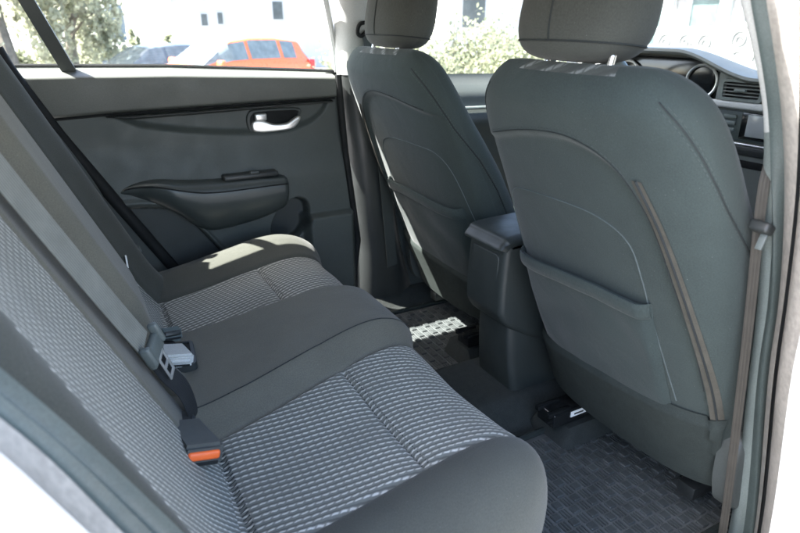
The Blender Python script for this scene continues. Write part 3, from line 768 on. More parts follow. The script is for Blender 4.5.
lo = catmull([tuple(v) for v in lo], 8)
strap_obj('lap_webbing', lo, [(0.42, 0.9, 0.15)] * len(lo), 0.046, MAT['webbing_dark'], sb)  # shade on the lower belt put into a darker webbing colour
link('anchor_loop', *tube(catmull([(0.105, -0.205, 0.598), (0.098, -0.185, 0.618), (0.10, -0.165, 0.606)], 6), 0.004, 6), MAT['steel'], sb)

def buckle(root, A, Bp, up, w, th, shell, btn, btn_name='release_button'):
    A = Vector(A); Bp = Vector(Bp); x = (Bp - A); L = x.length; R = frame_from(x, up); c = (A + Bp) / 2
    bm = bmesh.new(); bmesh.ops.create_cube(bm, size=1)
    for v in bm.verts:
        f = 1.0 if v.co.x > 0 else 0.96
        v.co = Vector((v.co.x * L, v.co.y * w * f, v.co.z * th * (1.0 if v.co.x > 0 else 0.9)))
    bmesh.ops.bevel(bm, geom=list(bm.edges), offset=th * 0.16, segments=4, affect='EDGES'); bm.verts.index_update()
    link('buckle_housing', [R @ v.co + c for v in bm.verts], [[v.index for v in f.verts] for f in bm.faces], shell, root, angle=55); bm.free()
    e = Bp
    link(btn_name, *box(e + R @ Vector((-0.004, 0, th * 0.05)), (0.016, w * 0.78, th * 0.38), 0.004, 3, R), btn, root)
    link('tongue_slot', *box(e + R @ Vector((-0.004, 0, -th * 0.30)), (0.011, w * 0.74, th * 0.14), 0.001, 2, R), MAT['rubber'], root)
    link('buckle_stalk', *box(A + R @ Vector((-0.02, 0, 0)), (0.06, w * 0.6, th * 0.5), 0.003, 2, R), MAT['webbing_dark'], root)
bk1 = thing('belt_buckle', 'black belt buckle with bright orange release button on the near seat cushion', 'belt buckle', (0.07, -0.23, 0.60), 'rear belt buckles')
buckle(bk1, (0.074, -0.228, 0.628), (0.090, -0.335, 0.640), (0.30, 0.0, 1), 0.064, 0.038, MAT['buckle'], MAT['orange'])
bk2 = thing('belt_buckle', 'belt buckle coloured pale as if sunlit, lying in the pocket of the centre seat panel', 'belt buckle', (0.09, 0.0, 0.60), 'rear belt buckles')
buckle(bk2, (0.098, 0.046, 0.634), (0.106, -0.026, 0.640), (0.25, 0, 1), 0.058, 0.028, MAT['sunlit_plastic'], MAT['sunlit_plastic'])
bk3 = thing('belt_buckle', 'small black belt buckle beside the far patterned insert, behind the pale one', 'belt buckle', (0.08, 0.1, 0.60), 'rear belt buckles')

buckle(bk3, (0.090, 0.135, 0.620), (0.112, 0.082, 0.648), (0.2, 0, 1), 0.046, 0.032, MAT['seal'], MAT['plastic'])

# ================================================================== FRONT SEATS
SX, SYC = 0.95, -0.375
SLEN = 0.80
AX = Vector((-0.353, 0, 0.936)); NF = Vector((0.936, 0, 0.353))
WS = ([0, 0.06, 0.12, 0.2, 0.4, 0.55, 0.65, 0.72, 0.765, 0.80, 0.83], [0.235, 0.250, 0.258, 0.264, 0.266, 0.262, 0.258, 0.244, 0.218, 0.184, 0.150])
WSc = catmull(list(zip(*WS)), 8)
DSc = catmull([(0, 0.10), (0.1, 0.15), (0.25, 0.19), (0.40, 0.178), (0.52, 0.150), (0.62, 0.122), (0.72, 0.102), (0.80, 0.090), (0.83, 0.088)], 8)
N1, N2 = 5.0, 3.0
INS = catmull([(0.30, 1.03), (0.246, 1.045), (0.114, 1.080), (0.005, 1.093), (-0.06, 1.084), (-0.108, 1.061), (-0.141, 1.026), (-0.171, 0.967), (-0.192, 0.877), (-0.215, 0.76), (-0.229, 0.60), (-0.24, 0.45)], 6)
INSy = -INS[:, 0]
def z_ins(y): return float(np.interp(-y, INSy, INS[:, 1]))
def caps(s):
    k = 1.0
    if s > SLEN - 0.055: k = math.sqrt(max(0, 1 - ((s - (SLEN - 0.055)) / 0.055) ** 2))
    if s < 0.03: k = math.sqrt(max(0, 1 - ((0.03 - s) / 0.03) ** 2))
    return k
def seat_frame(s):
    w = float(ip(s, WSc[:, 0], WSc[:, 1])); D = float(ip(s, DSc[:, 0], DSc[:, 1])); k = caps(s)
    return w * (0.86 + 0.14 * k), D, k, Vector((0.963, 0, 0.43)) + AX * s
def rear_off(y, w, s):
    """crown and recessed lower panel of the rear face (negative = rearwards)"""
    z = 0.43 + 0.936 * s
    c = -0.016 * (1 - min(1, (y / w) ** 2))
    dd = z_ins(y) - z
    c += 0.011 * float(sst(dd, 0.0, 0.020))
    return c
def seat_pt(cy, cd, s):
    """cy, cd in -1..1 on the unit section"""
    w, D, k, b0 = seat_frame(s); y = w * cy
    d = D * 0.5 + D * 0.5 * k * cd
    if cd < 0: d += rear_off(y, w, s) * float(sst(-cd, 0.35, 0.9)) * k
    else: d -= 0.022 * (1 - min(1, cy * cy * 1.9)) * k * float(sst(cd, 0.3, 0.95))     # dished front between the side bolsters
    return b0 + NF * d + Vector((0, y, 0))
def rear_pt(y, z, off=0.0):
    s = (z - 0.43) / 0.936; w, D, k, b0 = seat_frame(s)
    t = max(0.0, 1 - min(1.0, abs(y / w)) ** N1) ** (1 / N2)
    return seat_pt(max(-1, min(1, y / w)), -t, s) - NF * off
def side_pt(sgn, fd_, z, off=0.0):
    s = (z - 0.43) / 0.936; cd = fd_
    cy = sgn * max(0.0, 1 - abs(cd) ** N2) ** (1 / N1)
    return seat_pt(cy, cd, s) + Vector((0, sgn * off, 0))
th = np.linspace(0, 2 * math.pi, 6001)
ring = np.stack([np.sign(np.cos(th)) * np.abs(np.cos(th)) ** (2 / N1), np.sign(np.sin(th)) * np.abs(np.sin(th)) ** (2 / N2)], 1)
dl = np.r_[0, np.cumsum(np.linalg.norm(np.diff(ring * [0.25, 0.09], axis=0), axis=1))]
NR = 210; tt = np.linspace(0, dl[-1], NR, endpoint=False)
ring = np.stack([np.interp(tt, dl, ring[:, 0]), np.interp(tt, dl, ring[:, 1])], 1)
ss = np.r_[np.linspace(0, 0.03, 6)[:-1], np.linspace(0.03, SLEN - 0.055, 150)[:-1], SLEN - 0.055 * (1 - np.sin(np.linspace(0, math.pi / 2, 12)))]

def sp(v): return (v[0], v[1] + SYC, v[2])
seat = thing('front_seat', 'dark grey front passenger seat nearest the camera with zip and back pocket', 'car seat', (SX, SYC, 0.28), 'front seats')
P_ = [[sp(seat_pt(cy, cd, s)) for s in ss] for cy, cd in ring]
U_ = [(s, tt[i]) for i in range(NR) for s in ss]
V, Fc = grid(P_, closed_u=True); nvv = len(ss)
ins_f = []; rest = []
for f in Fc:
    i = f[0] // nvv; j = f[0] % nvv; cy, cd = ring[i]; s = ss[j]
    if abs(cy) < 0.62 and (cd > 0.5 or (cd > -0.2 and s > SLEN - 0.05) or s > SLEN - 0.006) and s > 0.12: ins_f.append(f)
    else: rest.append(f)
v2, f2, u2 = compact(V, rest, U_); bkr = link('backrest', v2, f2, MAT['seatback'], seat, uv=u2, angle=70)
UI = [(V[i * len(ss) + j][1], ss[j] + 0.05 * ring[i][1]) for i in range(NR) for j in range(len(ss))]
v2, f2, u2 = compact(V, ins_f, UI); link('seat_insert', v2, f2, MAT['weave_front'], seat, uv=u2, angle=70)
# seams of the backrest
mb = MB()
ins_line = [rear_pt(y, z, 0.0006) for y, z in zip(INS[6:, 0], INS[6:, 1]) if abs(y) < 0.225 and z > 0.6]
mb.add(tube([sp(p_) for p_ in ins_line], 0.0010, 5))
for sgn in (1, -1):
    fr = [side_pt(sgn, ip(z, [0.62, 0.80, 0.90, 0.95, 1.0, 1.05, 1.1, 1.15], [0.35, 0.26, 0.10, -0.10, -0.33, -0.50, -0.64, -0.76]), z, 0.0004) for z in np.linspace(0.62, 1.15, 70)]
    mb.add(tube([sp(p_) for p_ in fr], 0.0014, 5))
mb.build('seam', MAT['thread_dark'], bkr)
for sgn in (1, -1):
    zs_ = np.arange(0.63, 1.145, 0.0075); cz = lambda z: ip(z, [0.62, 0.80, 0.90, 0.95, 1.0, 1.05, 1.1, 1.15], [0.35, 0.26, 0.10, -0.10, -0.33, -0.50, -0.64, -0.76])
    for o_ in (-0.055, 0.055):
        mb = MB()
        for z in zs_: mb.add(tube([sp(side_pt(sgn, cz(z) + o_, z, 0.0003)), sp(side_pt(sgn, cz(z + 0.0042) + o_, z + 0.0042, 0.0003))], 0.0006, 4))
        mb.build('stitching', MAT['stitch'], bkr)
mb = MB(); yi = [(y, z) for y, z in zip(INS[6:, 0], INS[6:, 1]) if abs(y) < 0.225 and z > 0.98]
for (y, z), (y2, z2) in zip(yi[:-1], yi[1:]):
    n_ = max(1, int(math.hypot(y2 - y, z2 - z) / 0.0075))
    for k in range(n_):
        t0, t1 = k / n_, (k + 0.58) / n_; mb.add(tube([sp(rear_pt(y + (y2 - y) * t, z + (z2 - z) * t + 0.005, 0.0004)) for t in (t0, t1)], 0.0006, 4))
mb.build('stitching', MAT['stitch'], bkr)
arc = catmull([(0.245, 0.747), (0.228, 0.874), (0.20, 0.930), (0.150, 0.950), (0.016, 0.957), (-0.065, 0.947), (-0.114, 0.915), (-0.130, 0.852), (-0.137, 0.800), (-0.150, 0.713), (-0.169, 0.600)], 8)
mb = MB(); mb.add(tube([sp(rear_pt(y, z, 0.0006)) for y, z in arc], 0.0012, 5)); mb.build('panel_stitching', MAT['thread'], bkr)
# zip along the outer rear corner
zl = catmull([(-0.150, 1.040), (-0.178, 0.967), (-0.200, 0.877), (-0.220, 0.76), (-0.232, 0.66), (-0.236, 0.590)], 10)
def zip_w(z): return 0.010
P_ = []; U_ = []; s_ = 0
for i, (y, z) in enumerate(zl):
    r1 = []
    for k in range(7):
        a = k / 6 - 0.5; w_ = 0.017
        yy = y - (a + 0.25) * w_
        r1.append(sp(rear_pt(yy, z, 0.0028 - 0.0012 * abs(a)))); U_.append((z, a * w_))
    P_.append(r1)
zp = link('zip_tape', *grid(P_), MAT['zip'], bkr, uv=U_, angle=70)
mb = MB(); mb.add(tube([sp(rear_pt(y - 0.0046, z, 0.0034)) for y, z in zl], 0.0022, 6)); mb.build('zip_teeth', MAT['thread_dark'], bkr)
# back pocket
def zh(y): return float(ip(y, [-0.15, -0.03, 0.07, 0.24], [0.806, 0.812, 0.806, 0.782]))
P_ = []; U_ = []
for y in np.linspace(-0.142, 0.224, 60):
    r1 = []
    for t in np.linspace(0, 1, 40):
        z = zh(y) + (0.56 - zh(y)) * t; yy = y - 0.020 * t * (1 if y < 0 else 0.2)
        e = min(1, (min(y + 0.142, 0.224 - y)) / 0.02)
        o_ = 0.002 + (0.012 * (1 - t) ** 0.7 + 0.003) * math.sin(min(1, max(0, e)) * math.pi / 2)
        o_ -= 0.012 * (1 - sst(t, 0.0, 0.02)) * 0.6
        o_ += 0.0022 * math.sin(y * 46 + 2.2 * math.sin(t * 5 + y * 9)) * 4 * t * (1 - t) * max(0, min(1, e))
        r1.append(sp(rear_pt(yy, z, o_))); U_.append((z, y))
    P_.append(r1)
pk = link('back_pocket', *grid(P_), MAT['pocket'], seat, uv=U_, angle=70)
P_ = []; U_ = []
for y in np.linspace(-0.144, 0.226, 60):
    r1 = []; e = min(1, max(0, min(y + 0.144, 0.226 - y) / 0.02)); o0 = 0.004 + 0.015 * math.sin(e * math.pi / 2)
    for k in range(13):
        an = 2 * math.pi * k / 12
        r1.append(sp(rear_pt(y, zh(y) - 0.011 + 0.016 * math.sin(an), o0 + 0.0045 * math.cos(an)))); U_.append((zh(y) + 0.03 * k / 12, y))
    P_.append(r1)
link('pocket_hem', *grid(P_), MAT['seatback'], pk, uv=U_, angle=70)
# lower carpet skirt
def zs(y): return float(ip(y, [-0.25, -0.2, -0.087, 0.08, 0.235], [0.588, 0.590, 0.588, 0.576, 0.546]))
P_ = []
for y in np.linspace(-0.236, 0.238, 70):
    r1 = []
    for t in np.linspace(0, 1, 40):
        z = zs(y) + (0.405 - zs(y)) * t; w, D, k, b0 = seat_frame((max(z, 0.47) - 0.43) / 0.936)
        yy = max(-0.985, min(0.985, y / 0.246)) * w
        q_ = rear_pt(yy, max(z, 0.47), 0.004 + 0.010 * sst(t, 0.0, 0.12) - 0.004 * t)
        if z < 0.47: q_ = q_ + Vector((0.35 * (0.47 - z) , 0, z - 0.47))
        r1.append(sp(q_))
    P_.append(r1)
link('backrest_skirt', *grid(P_), MAT['skirt'], seat, angle=70)
# cushion, side shield, recliner cover
mb = MB(); mb.add(box((1.24, SYC, 0.525), (0.50, 0.36, 0.15), 0.045, 5)); mb.build('seat_cushion', MAT['weave_front'], seat)
for s in (1, -1): link('cushion_bolster', *box((1.23, SYC + s * 0.215, 0.53), (0.50, 0.09, 0.18), 0.04, 5), MAT['seatback'], seat)
rc = plate(catmull([(0.985, 0.39), (0.955, 0.44), (0.945, 0.50), (0.950, 0.545), (0.985, 0.565), (1.06, 0.55), (1.3, 0.47), (1.3, 0.38), (1.1, 0.36)], 6, True), lambda a, c, d: (a, SYC - 0.240 - d, c), 0.040, 0.016, 4)
link('recliner_cover', *rc, MAT['recliner'], seat, angle=50)
for s in (1, -1):
    y0 = SYC + s * 0.165
    link('seat_riser', *box((1.24, y0, 0.405), (0.38, 0.030, 0.11), 0.006, 2), MAT['plastic'], seat)
    r_ = link('seat_rail', *box((1.22, y0, 0.345), (0.44, 0.040, 0.032), 0.004, 2), MAT['steel'], seat)
    if s < 0: continue
    mb = MB(); mb.add(box((0.960, y0, 0.352), (0.105, 0.062, 0.040), 0.005, 3))
    for k in (-1, 1): mb.add(box((0.930, y0 + k * 0.019, 0.370), (0.072, 0.014, 0.014), 0.003, 2))
    mb.build('rail_end_cap', MAT['gloss'], r_)
    link('warning_sticker', *box((0.985, y0 - 0.0322, 0.360), (0.050, 0.002, 0.015), 0.0), MAT['label'], r_, smooth=False)
    link('sticker_print', *box((0.985, y0 - 0.0338, 0.360), (0.030, 0.001, 0.004), 0.0), MAT['ink'], r_, smooth=False)
# headrest
def hr_pt(th_, ph):
    n1, n2 = 2.6, 3.6
    c_, s_ = math.cos(ph), math.sin(ph); ct, st = math.cos(th_), math.sin(th_)
    f = lambda v, n: math.copysign(abs(v) ** (2 / n), v)
    y = 0.124 * f(ct, 3.2) * f(c_, n2); d = 0.060 * f(st, n1) * f(c_, n2); h = 0.108 * f(s_, n2)
    y *= 1 - 0.10 * h / 0.108
    d -= 0.012 * (1 - (y / 0.124) ** 2) * (1 if st < 0 else -0.3)
    return Vector((0.750 + d + 0.18 * (h + 0.1), y + 0.024, 1.303 + h - 0.10 * d))
NTH, NPH = 96, 60
P_ = [[sp(hr_pt(2 * math.pi * i / NTH, -math.pi / 2 + math.pi * j / NPH)) for j in range(NPH + 1)] for i in range(NTH)]
U_ = [(0.5 * i / NTH * 1.5, 0.25 * j / NPH) for i in range(NTH) for j in range(NPH + 1)]
hr = link('headrest', *grid(P_, closed_u=True), MAT['headrest'], seat, uv=U_, angle=70)
mb = MB()
tv = -math.pi / 2 - 0.0
def hr_n(th_, ph, o_):
    p_ = hr_pt(th_, ph); c_ = Vector((0.76, 0.024, 1.305)); return sp(p_ + (p_ - c_).normalized() * o_)
mb.add(tube([hr_n(-math.pi / 2 - 0.0, ph, 0.0004) for ph in np.linspace(-0.62, 1.2, 50)], 0.0018, 5))
mb.add(tube([hr_n(th_, -0.62, 0.0004) for th_ in np.linspace(0, 2 * math.pi, 120)], 0.0018, 5))
mb.build('headrest_seam', MAT['thread_dark'], hr)
for s in (1, -1): link('headrest_post', *tube([sp((0.715, s * 0.07, 1.12)), sp((0.742, s * 0.07, 1.25))], 0.006, 10), MAT['chrome'], seat)
# driver seat: a copy
ds_ = copy_tree(seat)
ds_.location = (SX + 0.045, 0.385, 0.28); ds_.scale = (1, -1, 1)
tag(ds_, 'dark grey driver seat farthest from the camera, its outer edge lit by the sun', 'car seat', 'front seats')

# ================================================================== CONSOLE
cs = thing('centre_console', 'black centre console box with rounded lid and flared base between the front seats', 'console', (1.0, 0.0, 0.28))
prof = catmull([(0.822, 0.64), (0.826, 0.75), (0.836, 0.792), (0.87, 0.803), (1.1, 0.803), (1.35, 0.80), (1.36, 0.66), (1.2, 0.50), (1.0, 0.50), (0.87, 0.56), (0.83, 0.60)], 8, True)
link('console_box', *plate(prof, lambda a, c, d: (a + 0.028, 0.066 - d, c - 0.030), 0.144, 0.016, 5), MAT['console'], cs, angle=50)
lid = catmull([(0.815, 0.785), (0.822, 0.806), (0.85, 0.820), (1.0, 0.824), (1.3, 0.822), (1.32, 0.80), (1.2, 0.792), (0.9, 0.790)], 8, True)
link('console_lid', *plate(lid, lambda a, c, d: (a + 0.028, 0.071 - d, c - 0.033), 0.154, 0.018, 6), MAT['console'], cs, angle=50)
link('rear_panel', *plate(rrect(-0.054, 0.056, 0.598, 0.737, 0.012), lambda a, c, d: (0.857 - d - 0.03 * (c - 0.64) * 0, -a, c), 0.006, 0.003), MAT['console'], cs)
P_ = []
for z in np.linspace(0.265, 0.60, 24):
    t = (z - 0.275) / 0.325; hw = 0.068 + 0.022 * (1 - t) ** 2; xr = 0.922 - 0.030 * t - 0.012 * math.sin(math.pi * t)
    P_.append([(xr + x_ * 0.36, hw * y_, z) for x_, y_ in [(a + 0.5, 2 * c) for a, c in rrect(-0.5, 0.5, -0.5, 0.5, 0.10, 6)]])
P_ = np.transpose(np.array(P_), (1, 0, 2))
link('console_base', *grid(P_, closed_u=True), MAT['console'], cs, angle=60)

# ================================================================== DASHBOARD
da = thing('dashboard', 'blue-grey dashboard with instrument hood, centre air vent, silver strip and screen with a grey reflection painted in', 'dashboard', (1.75, 0, 0.6))
def dtop(y): return 1.113 + 0.070 * sst(y, -0.06, 0.22) * (1 - sst(y, 0.52, 0.66))
yy_ = np.linspace(-0.68, 0.68, 90)
top_ = []
for y in yy_:
    r1 = []
    for t in np.linspace(0, 1, 30):
        x = 1.715 + 0.50 * t; z = dtop(y) - (dtop(y) - 1.09) * sst(t, 0.15, 0.9) + 0.012 * math.sin(math.pi * t)
        r1.append((x, y, z))
    lip = [(1.722 + 0.05 * k, y, dtop(y) - 0.016 - 0.004 * k) for k in (1.0, 0.5, 0.0)]
    top_.append(lip + [(1.713, y, dtop(y) - 0.008)] + r1)
link('dash_top', *grid(top_), MAT['dash'], da, angle=60)
fc = []
for y in yy_:
    rec = 0.10 * sst(y, 0.075, 0.11) * (1 - sst(y, 0.60, 0.64)); r1 = []
    for z in np.linspace(0.45, dtop(y) - 0.012, 50):
        x = 1.745 + 0.25 * max(0, 1.02 - z) ** 1.3 + rec * sst(z, 1.00, 1.03)
        r1.append((x, y, z))
    fc.append(r1)
link('dash_face', *grid(fc), MAT['dash'], da, angle=60)
cl_ = link('instrument_cluster', *box((1.825, 0.36, 1.09), (0.02, 0.44, 0.13), 0.008), MAT['gloss'], da)
for yg in (0.175, 0.48):
    V, Fc = tube([(1.806, yg + 0.055 * math.cos(a), 1.085 + 0.050 * math.sin(a)) for a in np.linspace(0, 2 * math.pi, 48, endpoint=False)], 0.0045, 8, True)
    link('gauge_ring', V, Fc, MAT['silver'], cl_)
# vents
for y0, y1 in ((0.052, -0.082), (-0.094, -0.228)):
    mb = MB(); O = [(a, c) for a, c in rrect(y1, y0, 1.046, 1.106, 0.010)]; I = [(a, c) for a, c in rrect(y1 + 0.010, y0 - 0.010, 1.054, 1.098, 0.006)]
    n = len(O); Vv = [(1.735, a, c) for a, c in O] + [(1.726, a, c) for a, c in O] + [(1.726, a, c) for a, c in I] + [(1.745, a, c) for a, c in I]; Ff = []
    for r in range(3):
        for k in range(n): Ff.append((r * n + k, r * n + (k + 1) % n, (r + 1) * n + (k + 1) % n, (r + 1) * n + k))
    fr_ = link('vent_frame', Vv, Ff, MAT['seal_light'], da)
    link('vent_duct', *box((1.743, (y0 + y1) / 2, 1.076), (0.004, y0 - y1 - 0.02, 0.044), 0), MAT['rubber'], fr_, smooth=False)
    for zc in (1.061, 1.071, 1.081, 1.091): link('vent_slat', *box((1.734, (y0 + y1) / 2, zc), (0.014, abs(y1 - y0) - 0.022, 0.0035), 0.001), MAT['dash'], fr_)
    link('vent_tab', *box((1.724, (y0 + y1) / 2, 1.076), (0.012, 0.034, 0.008), 0.002), MAT['seal_light'], fr_)
link('silver_strip', *box((1.733, -0.16, 1.034), (0.014, 0.52, 0.020), 0.005, 3), MAT['trim_light'], da)
au = link('audio_unit', *box((1.748, -0.085, 0.975), (0.014, 0.30, 0.085), 0.004, 2), MAT['seal'], da)
link('screen_bezel', *box((1.740, -0.105, 0.978), (0.006, 0.155, 0.076), 0.003), MAT['gloss'], au)
link('screen', *box((1.7365, -0.110, 0.980), (0.003, 0.125, 0.062), 0.001), MAT['screen'], au)
for zc in (1.000, 0.981, 0.962): link('audio_button', *box((1.739, 0.010, zc), (0.008, 0.040, 0.012), 0.003), MAT['seal_light'], au)
link('climate_panel', *box((1.762, -0.09, 0.905), (0.02, 0.30, 0.030), 0.005), MAT['plastic'], da)
link('climate_trim', *box((1.750, -0.09, 0.924), (0.016, 0.30, 0.006), 0.002), MAT['silver'], da)
link('storage_slot', *box((1.775, -0.09, 0.865), (0.02, 0.28, 0.028), 0.006), MAT['rubber'], da)
# steering wheel
stw = thing('steering_wheel', 'pale grey steering wheel rim behind the passenger headrest', 'steering wheel', (1.55, 0.37, 1.02))
Rw = Matrix.Rotation(rad(-24), 3, 'Y'); cw = Vector((1.53, 0.375, 1.045))
link('rim', *tube([cw + Rw @ Vector((0, 0.185 * math.cos(a), 0.185 * math.sin(a))) for a in np.linspace(0, 2 * math.pi, 64, endpoint=False)], 0.015, 12, True), MAT['seal_light'], stw)
link('hub', *box(cw + Rw @ Vector((0.03, 0, -0.01)), (0.05, 0.16, 0.12), 0.02, 4, Rw), MAT['dash'], stw)
for a in (0, math.pi, -math.pi / 2):
    link('spoke', *tube([cw + Rw @ Vector((0.02, 0.06 * math.cos(a), 0.05 * math.sin(a))), cw + Rw @ Vector((0, 0.18 * math.cos(a), 0.18 * math.sin(a)))], 0.016, 8), MAT['dash'], stw)
link('column', *tube([cw + Rw @ Vector((0.04, 0, 0)), (1.80, 0.37, 0.93)], 0.04, 12), MAT['plastic'], stw)

# ================================================================== FRONT BELTS
fb = thing('seat_belt', 'taupe front passenger belt webbing running down beside the near door pillar', 'seat belt', (0.95, -0.63, 0.3))
pts = catmull([(0.90, -0.61, 1.26), (0.850, -0.645, 1.10), (0.832, -0.655, 1.03), (0.863, -0.657, 0.861), (0.892, -0.657, 0.710), (0.943, -0.657, 0.423), (0.958, -0.657, 0.31)], 10)
strap_obj('webbing', pts, [(0.62, -0.75, 0.15)] * len(pts), 0.014, MAT['webbing_brown'], fb)
link('tongue_grip', *box((0.836, -0.662, 0.985), (0.022, 0.030, 0.016), 0.005, 3, Matrix.Rotation(0.5, 3, 'Y')), MAT['plastic'], fb)
link('tongue_plate', *box((0.833, -0.668, 0.966), (0.004, 0.010, 0.024), 0.001, 2, Matrix.Rotation(0.35, 3, 'Y')), MAT['tongue'], fb)
fb2 = thing('seat_belt', 'dark driver belt hanging from its loop on the far pillar', 'seat belt', (0.85, 0.62, 1.2))
pts = catmull([(0.832, 0.612, 1.235), (0.850, 0.628, 1.18), (0.875, 0.64, 1.05), (0.90, 0.645, 0.80), (0.93, 0.645, 0.45)], 10)
strap_obj('webbing', pts, [(1, 0.2, 0.2)] * len(pts), 0.044, MAT['trim_dark'], fb2)
link('guide_loop', *tube(catmull([(0.800, 0.612, 1.232), (0.806, 0.606, 1.255), (0.830, 0.604, 1.258), (0.862, 0.606, 1.246), (0.862, 0.608, 1.234), (0.83, 0.608, 1.236), (0.812, 0.612, 1.222)], 6, True), 0.006, 8, True), MAT['rubber'], fb2)
fb3 = thing('seat_belt', 'dark grey belt with plastic guide beside the far end of the rear backrest', 'seat belt', (0.05, 0.6, 0.6))
pts = catmull([(-0.15, 0.62, 1.20), (-0.085, 0.612, 1.08), (-0.028, 0.602, 0.975), (0.027, 0.59, 0.856), (0.059, 0.58, 0.756), (0.092, 0.578, 0.685)], 10)
strap_obj('webbing', pts, [(0.5, 1, 0.25)] * len(pts), 0.030, MAT['trim_dark'], fb3)
link('belt_guide', *box((0.098, 0.575, 0.676), (0.022, 0.042, 0.026), 0.006, 3, Matrix.Rotation(0.5, 3, 'Y')), MAT['tongue'], fb3)
link('guide_hook', *tube(catmull([(0.108, 0.572, 0.662), (0.116, 0.570, 0.640), (0.124, 0.568, 0.615)], 5), 0.004, 6), MAT['steel'], fb3)

# ================================================================== FLOOR MATS
def mat_obj(x0, x1, y0, y1, label):
    t = thing('floor_mat', label, 'floor mat', ((x0 + x1) / 2, (y0 + y1) / 2, 0.274), 'rubber floor mats')
    link('mat_base', *plate(rrect(x0, x1, y0, y1, 0.04, 6), lambda a, c, d: (a, c, 0.274 + d), 0.006, 0.002), MAT['mat_floor'], t)
    link('mat_rim', *tube([(a, c, 0.284) for a, c in rrect(x0 + 0.008, x1 - 0.008, y0 + 0.008, y1 - 0.008, 0.035, 6)], 0.009, 8, True), MAT['mat_rim'], t)
    mb = MB(); pitch = 0.026; i = 0; x = x0 + 0.035
    while x < x1 - 0.03:
        y = y0 + 0.035; j = 0
        while y < y1 - 0.03:
            if (i + j) % 2 == 0: mb.add(box((x, y, 0.2815), (0.0195, 0.0195, 0.007), 0.0015, 1))
            else:
                for k in (-1, 0, 1): mb.add(box((x + k * 0.0075, y, 0.2805), (0.003, 0.023, 0.004), 0, 1))
            y += pitch; j += 1
        x += pitch; i += 1
    mb.build('tread_studs', MAT['mat'], t, smooth=False)
mat_obj(0.62, 1.22, -0.615, -0.175, 'black rubber floor mat with woven stud pattern in the near footwell')
mat_obj(0.62, 1.22, 0.17, 0.61, 'black rubber floor mat in the far footwell, partly sunlit')

# ================================================================== OUTSIDE
KI = 1.0
MAT['tyre'] = m_plain('tyre_rubber', (0.02, 0.02, 0.02), 0.8)
MAT['red_paint'] = m_plain('orange_red_paint', (0.80, 0.15, 0.05), 0.3, var=0.03)
MAT['dark_paint'] = m_plain('dark_grey_paint', (0.10, 0.115, 0.13), 0.3, var=0.03)
MAT['car_glass'] = m_plain('sky_toned_car_glass', (0.13, 0.145, 0.145), 0.06, spec=0.8, var=0.2)  # base colour lightened to imitate sky reflections in the windows
MAT['lens'] = m_plain('clear_lamp_lens', (0.55, 0.56, 0.56), 0.15)
MAT['red_lens'] = m_plain('red_lamp_lens', (0.45, 0.02, 0.02), 0.2)
MAT['wall'] = m_plain('white_render', (0.40, 0.40, 0.39), 0.9, 0.3, 40, 0.05, 0.6)
MAT['wall_grey'] = m_plain('grey_cladding', (0.15, 0.17, 0.185), 0.8, 0, var=0.08, vscale=0.3)
MAT['pane'] = m_plain('dark_window_pane', (0.07, 0.08, 0.085), 0.12, var=0.2, vscale=2)
MAT['teal_pane'] = m_plain('teal_window_pane', (0.085, 0.125, 0.128), 0.12, var=0.3, vscale=1)
MAT['iron'] = m_plain('weathered_iron', (0.055, 0.058, 0.058), 0.7)
MAT['bark'] = m_plain('grey_bark', (0.16, 0.14, 0.12), 0.95, 0.6, 60, 0.3, 4)
def m_leaf(name, col):
    m, nt, p = newmat(name); b = NB(nt)
    oi = b.n('ShaderNodeObjectInfo'); g = b.n('ShaderNodeNewGeometry')
    c = b.mix(g.outputs['Random Per Island'], mul(col, 0.65), mul(col, 1.35))
    nt.links.new(c, p.inputs['Base Color']); p.inputs['Roughness'].default_value = 0.7
    tl = b.n('ShaderNodeBsdfTranslucent'); nt.links.new(c, tl.inputs[0])
    mx = b.n('ShaderNodeMixShader'); mx.inputs[0].default_value = 0.5
    nt.links.new(p.outputs[0], mx.inputs[1]); nt.links.new(tl.outputs[0], mx.inputs[2]); nt.links.new(mx.outputs[0], nt.nodes['Material Output'].inputs[0])
    return m
MAT['leaf'] = m_leaf('birch_leaves', (0.40, 0.41, 0.30))
MAT['leaf_dark'] = m_leaf('conifer_needles', (0.26, 0.28, 0.18))
MAT['leaf_hedge'] = m_leaf('hedge_leaves', (0.26, 0.275, 0.18))

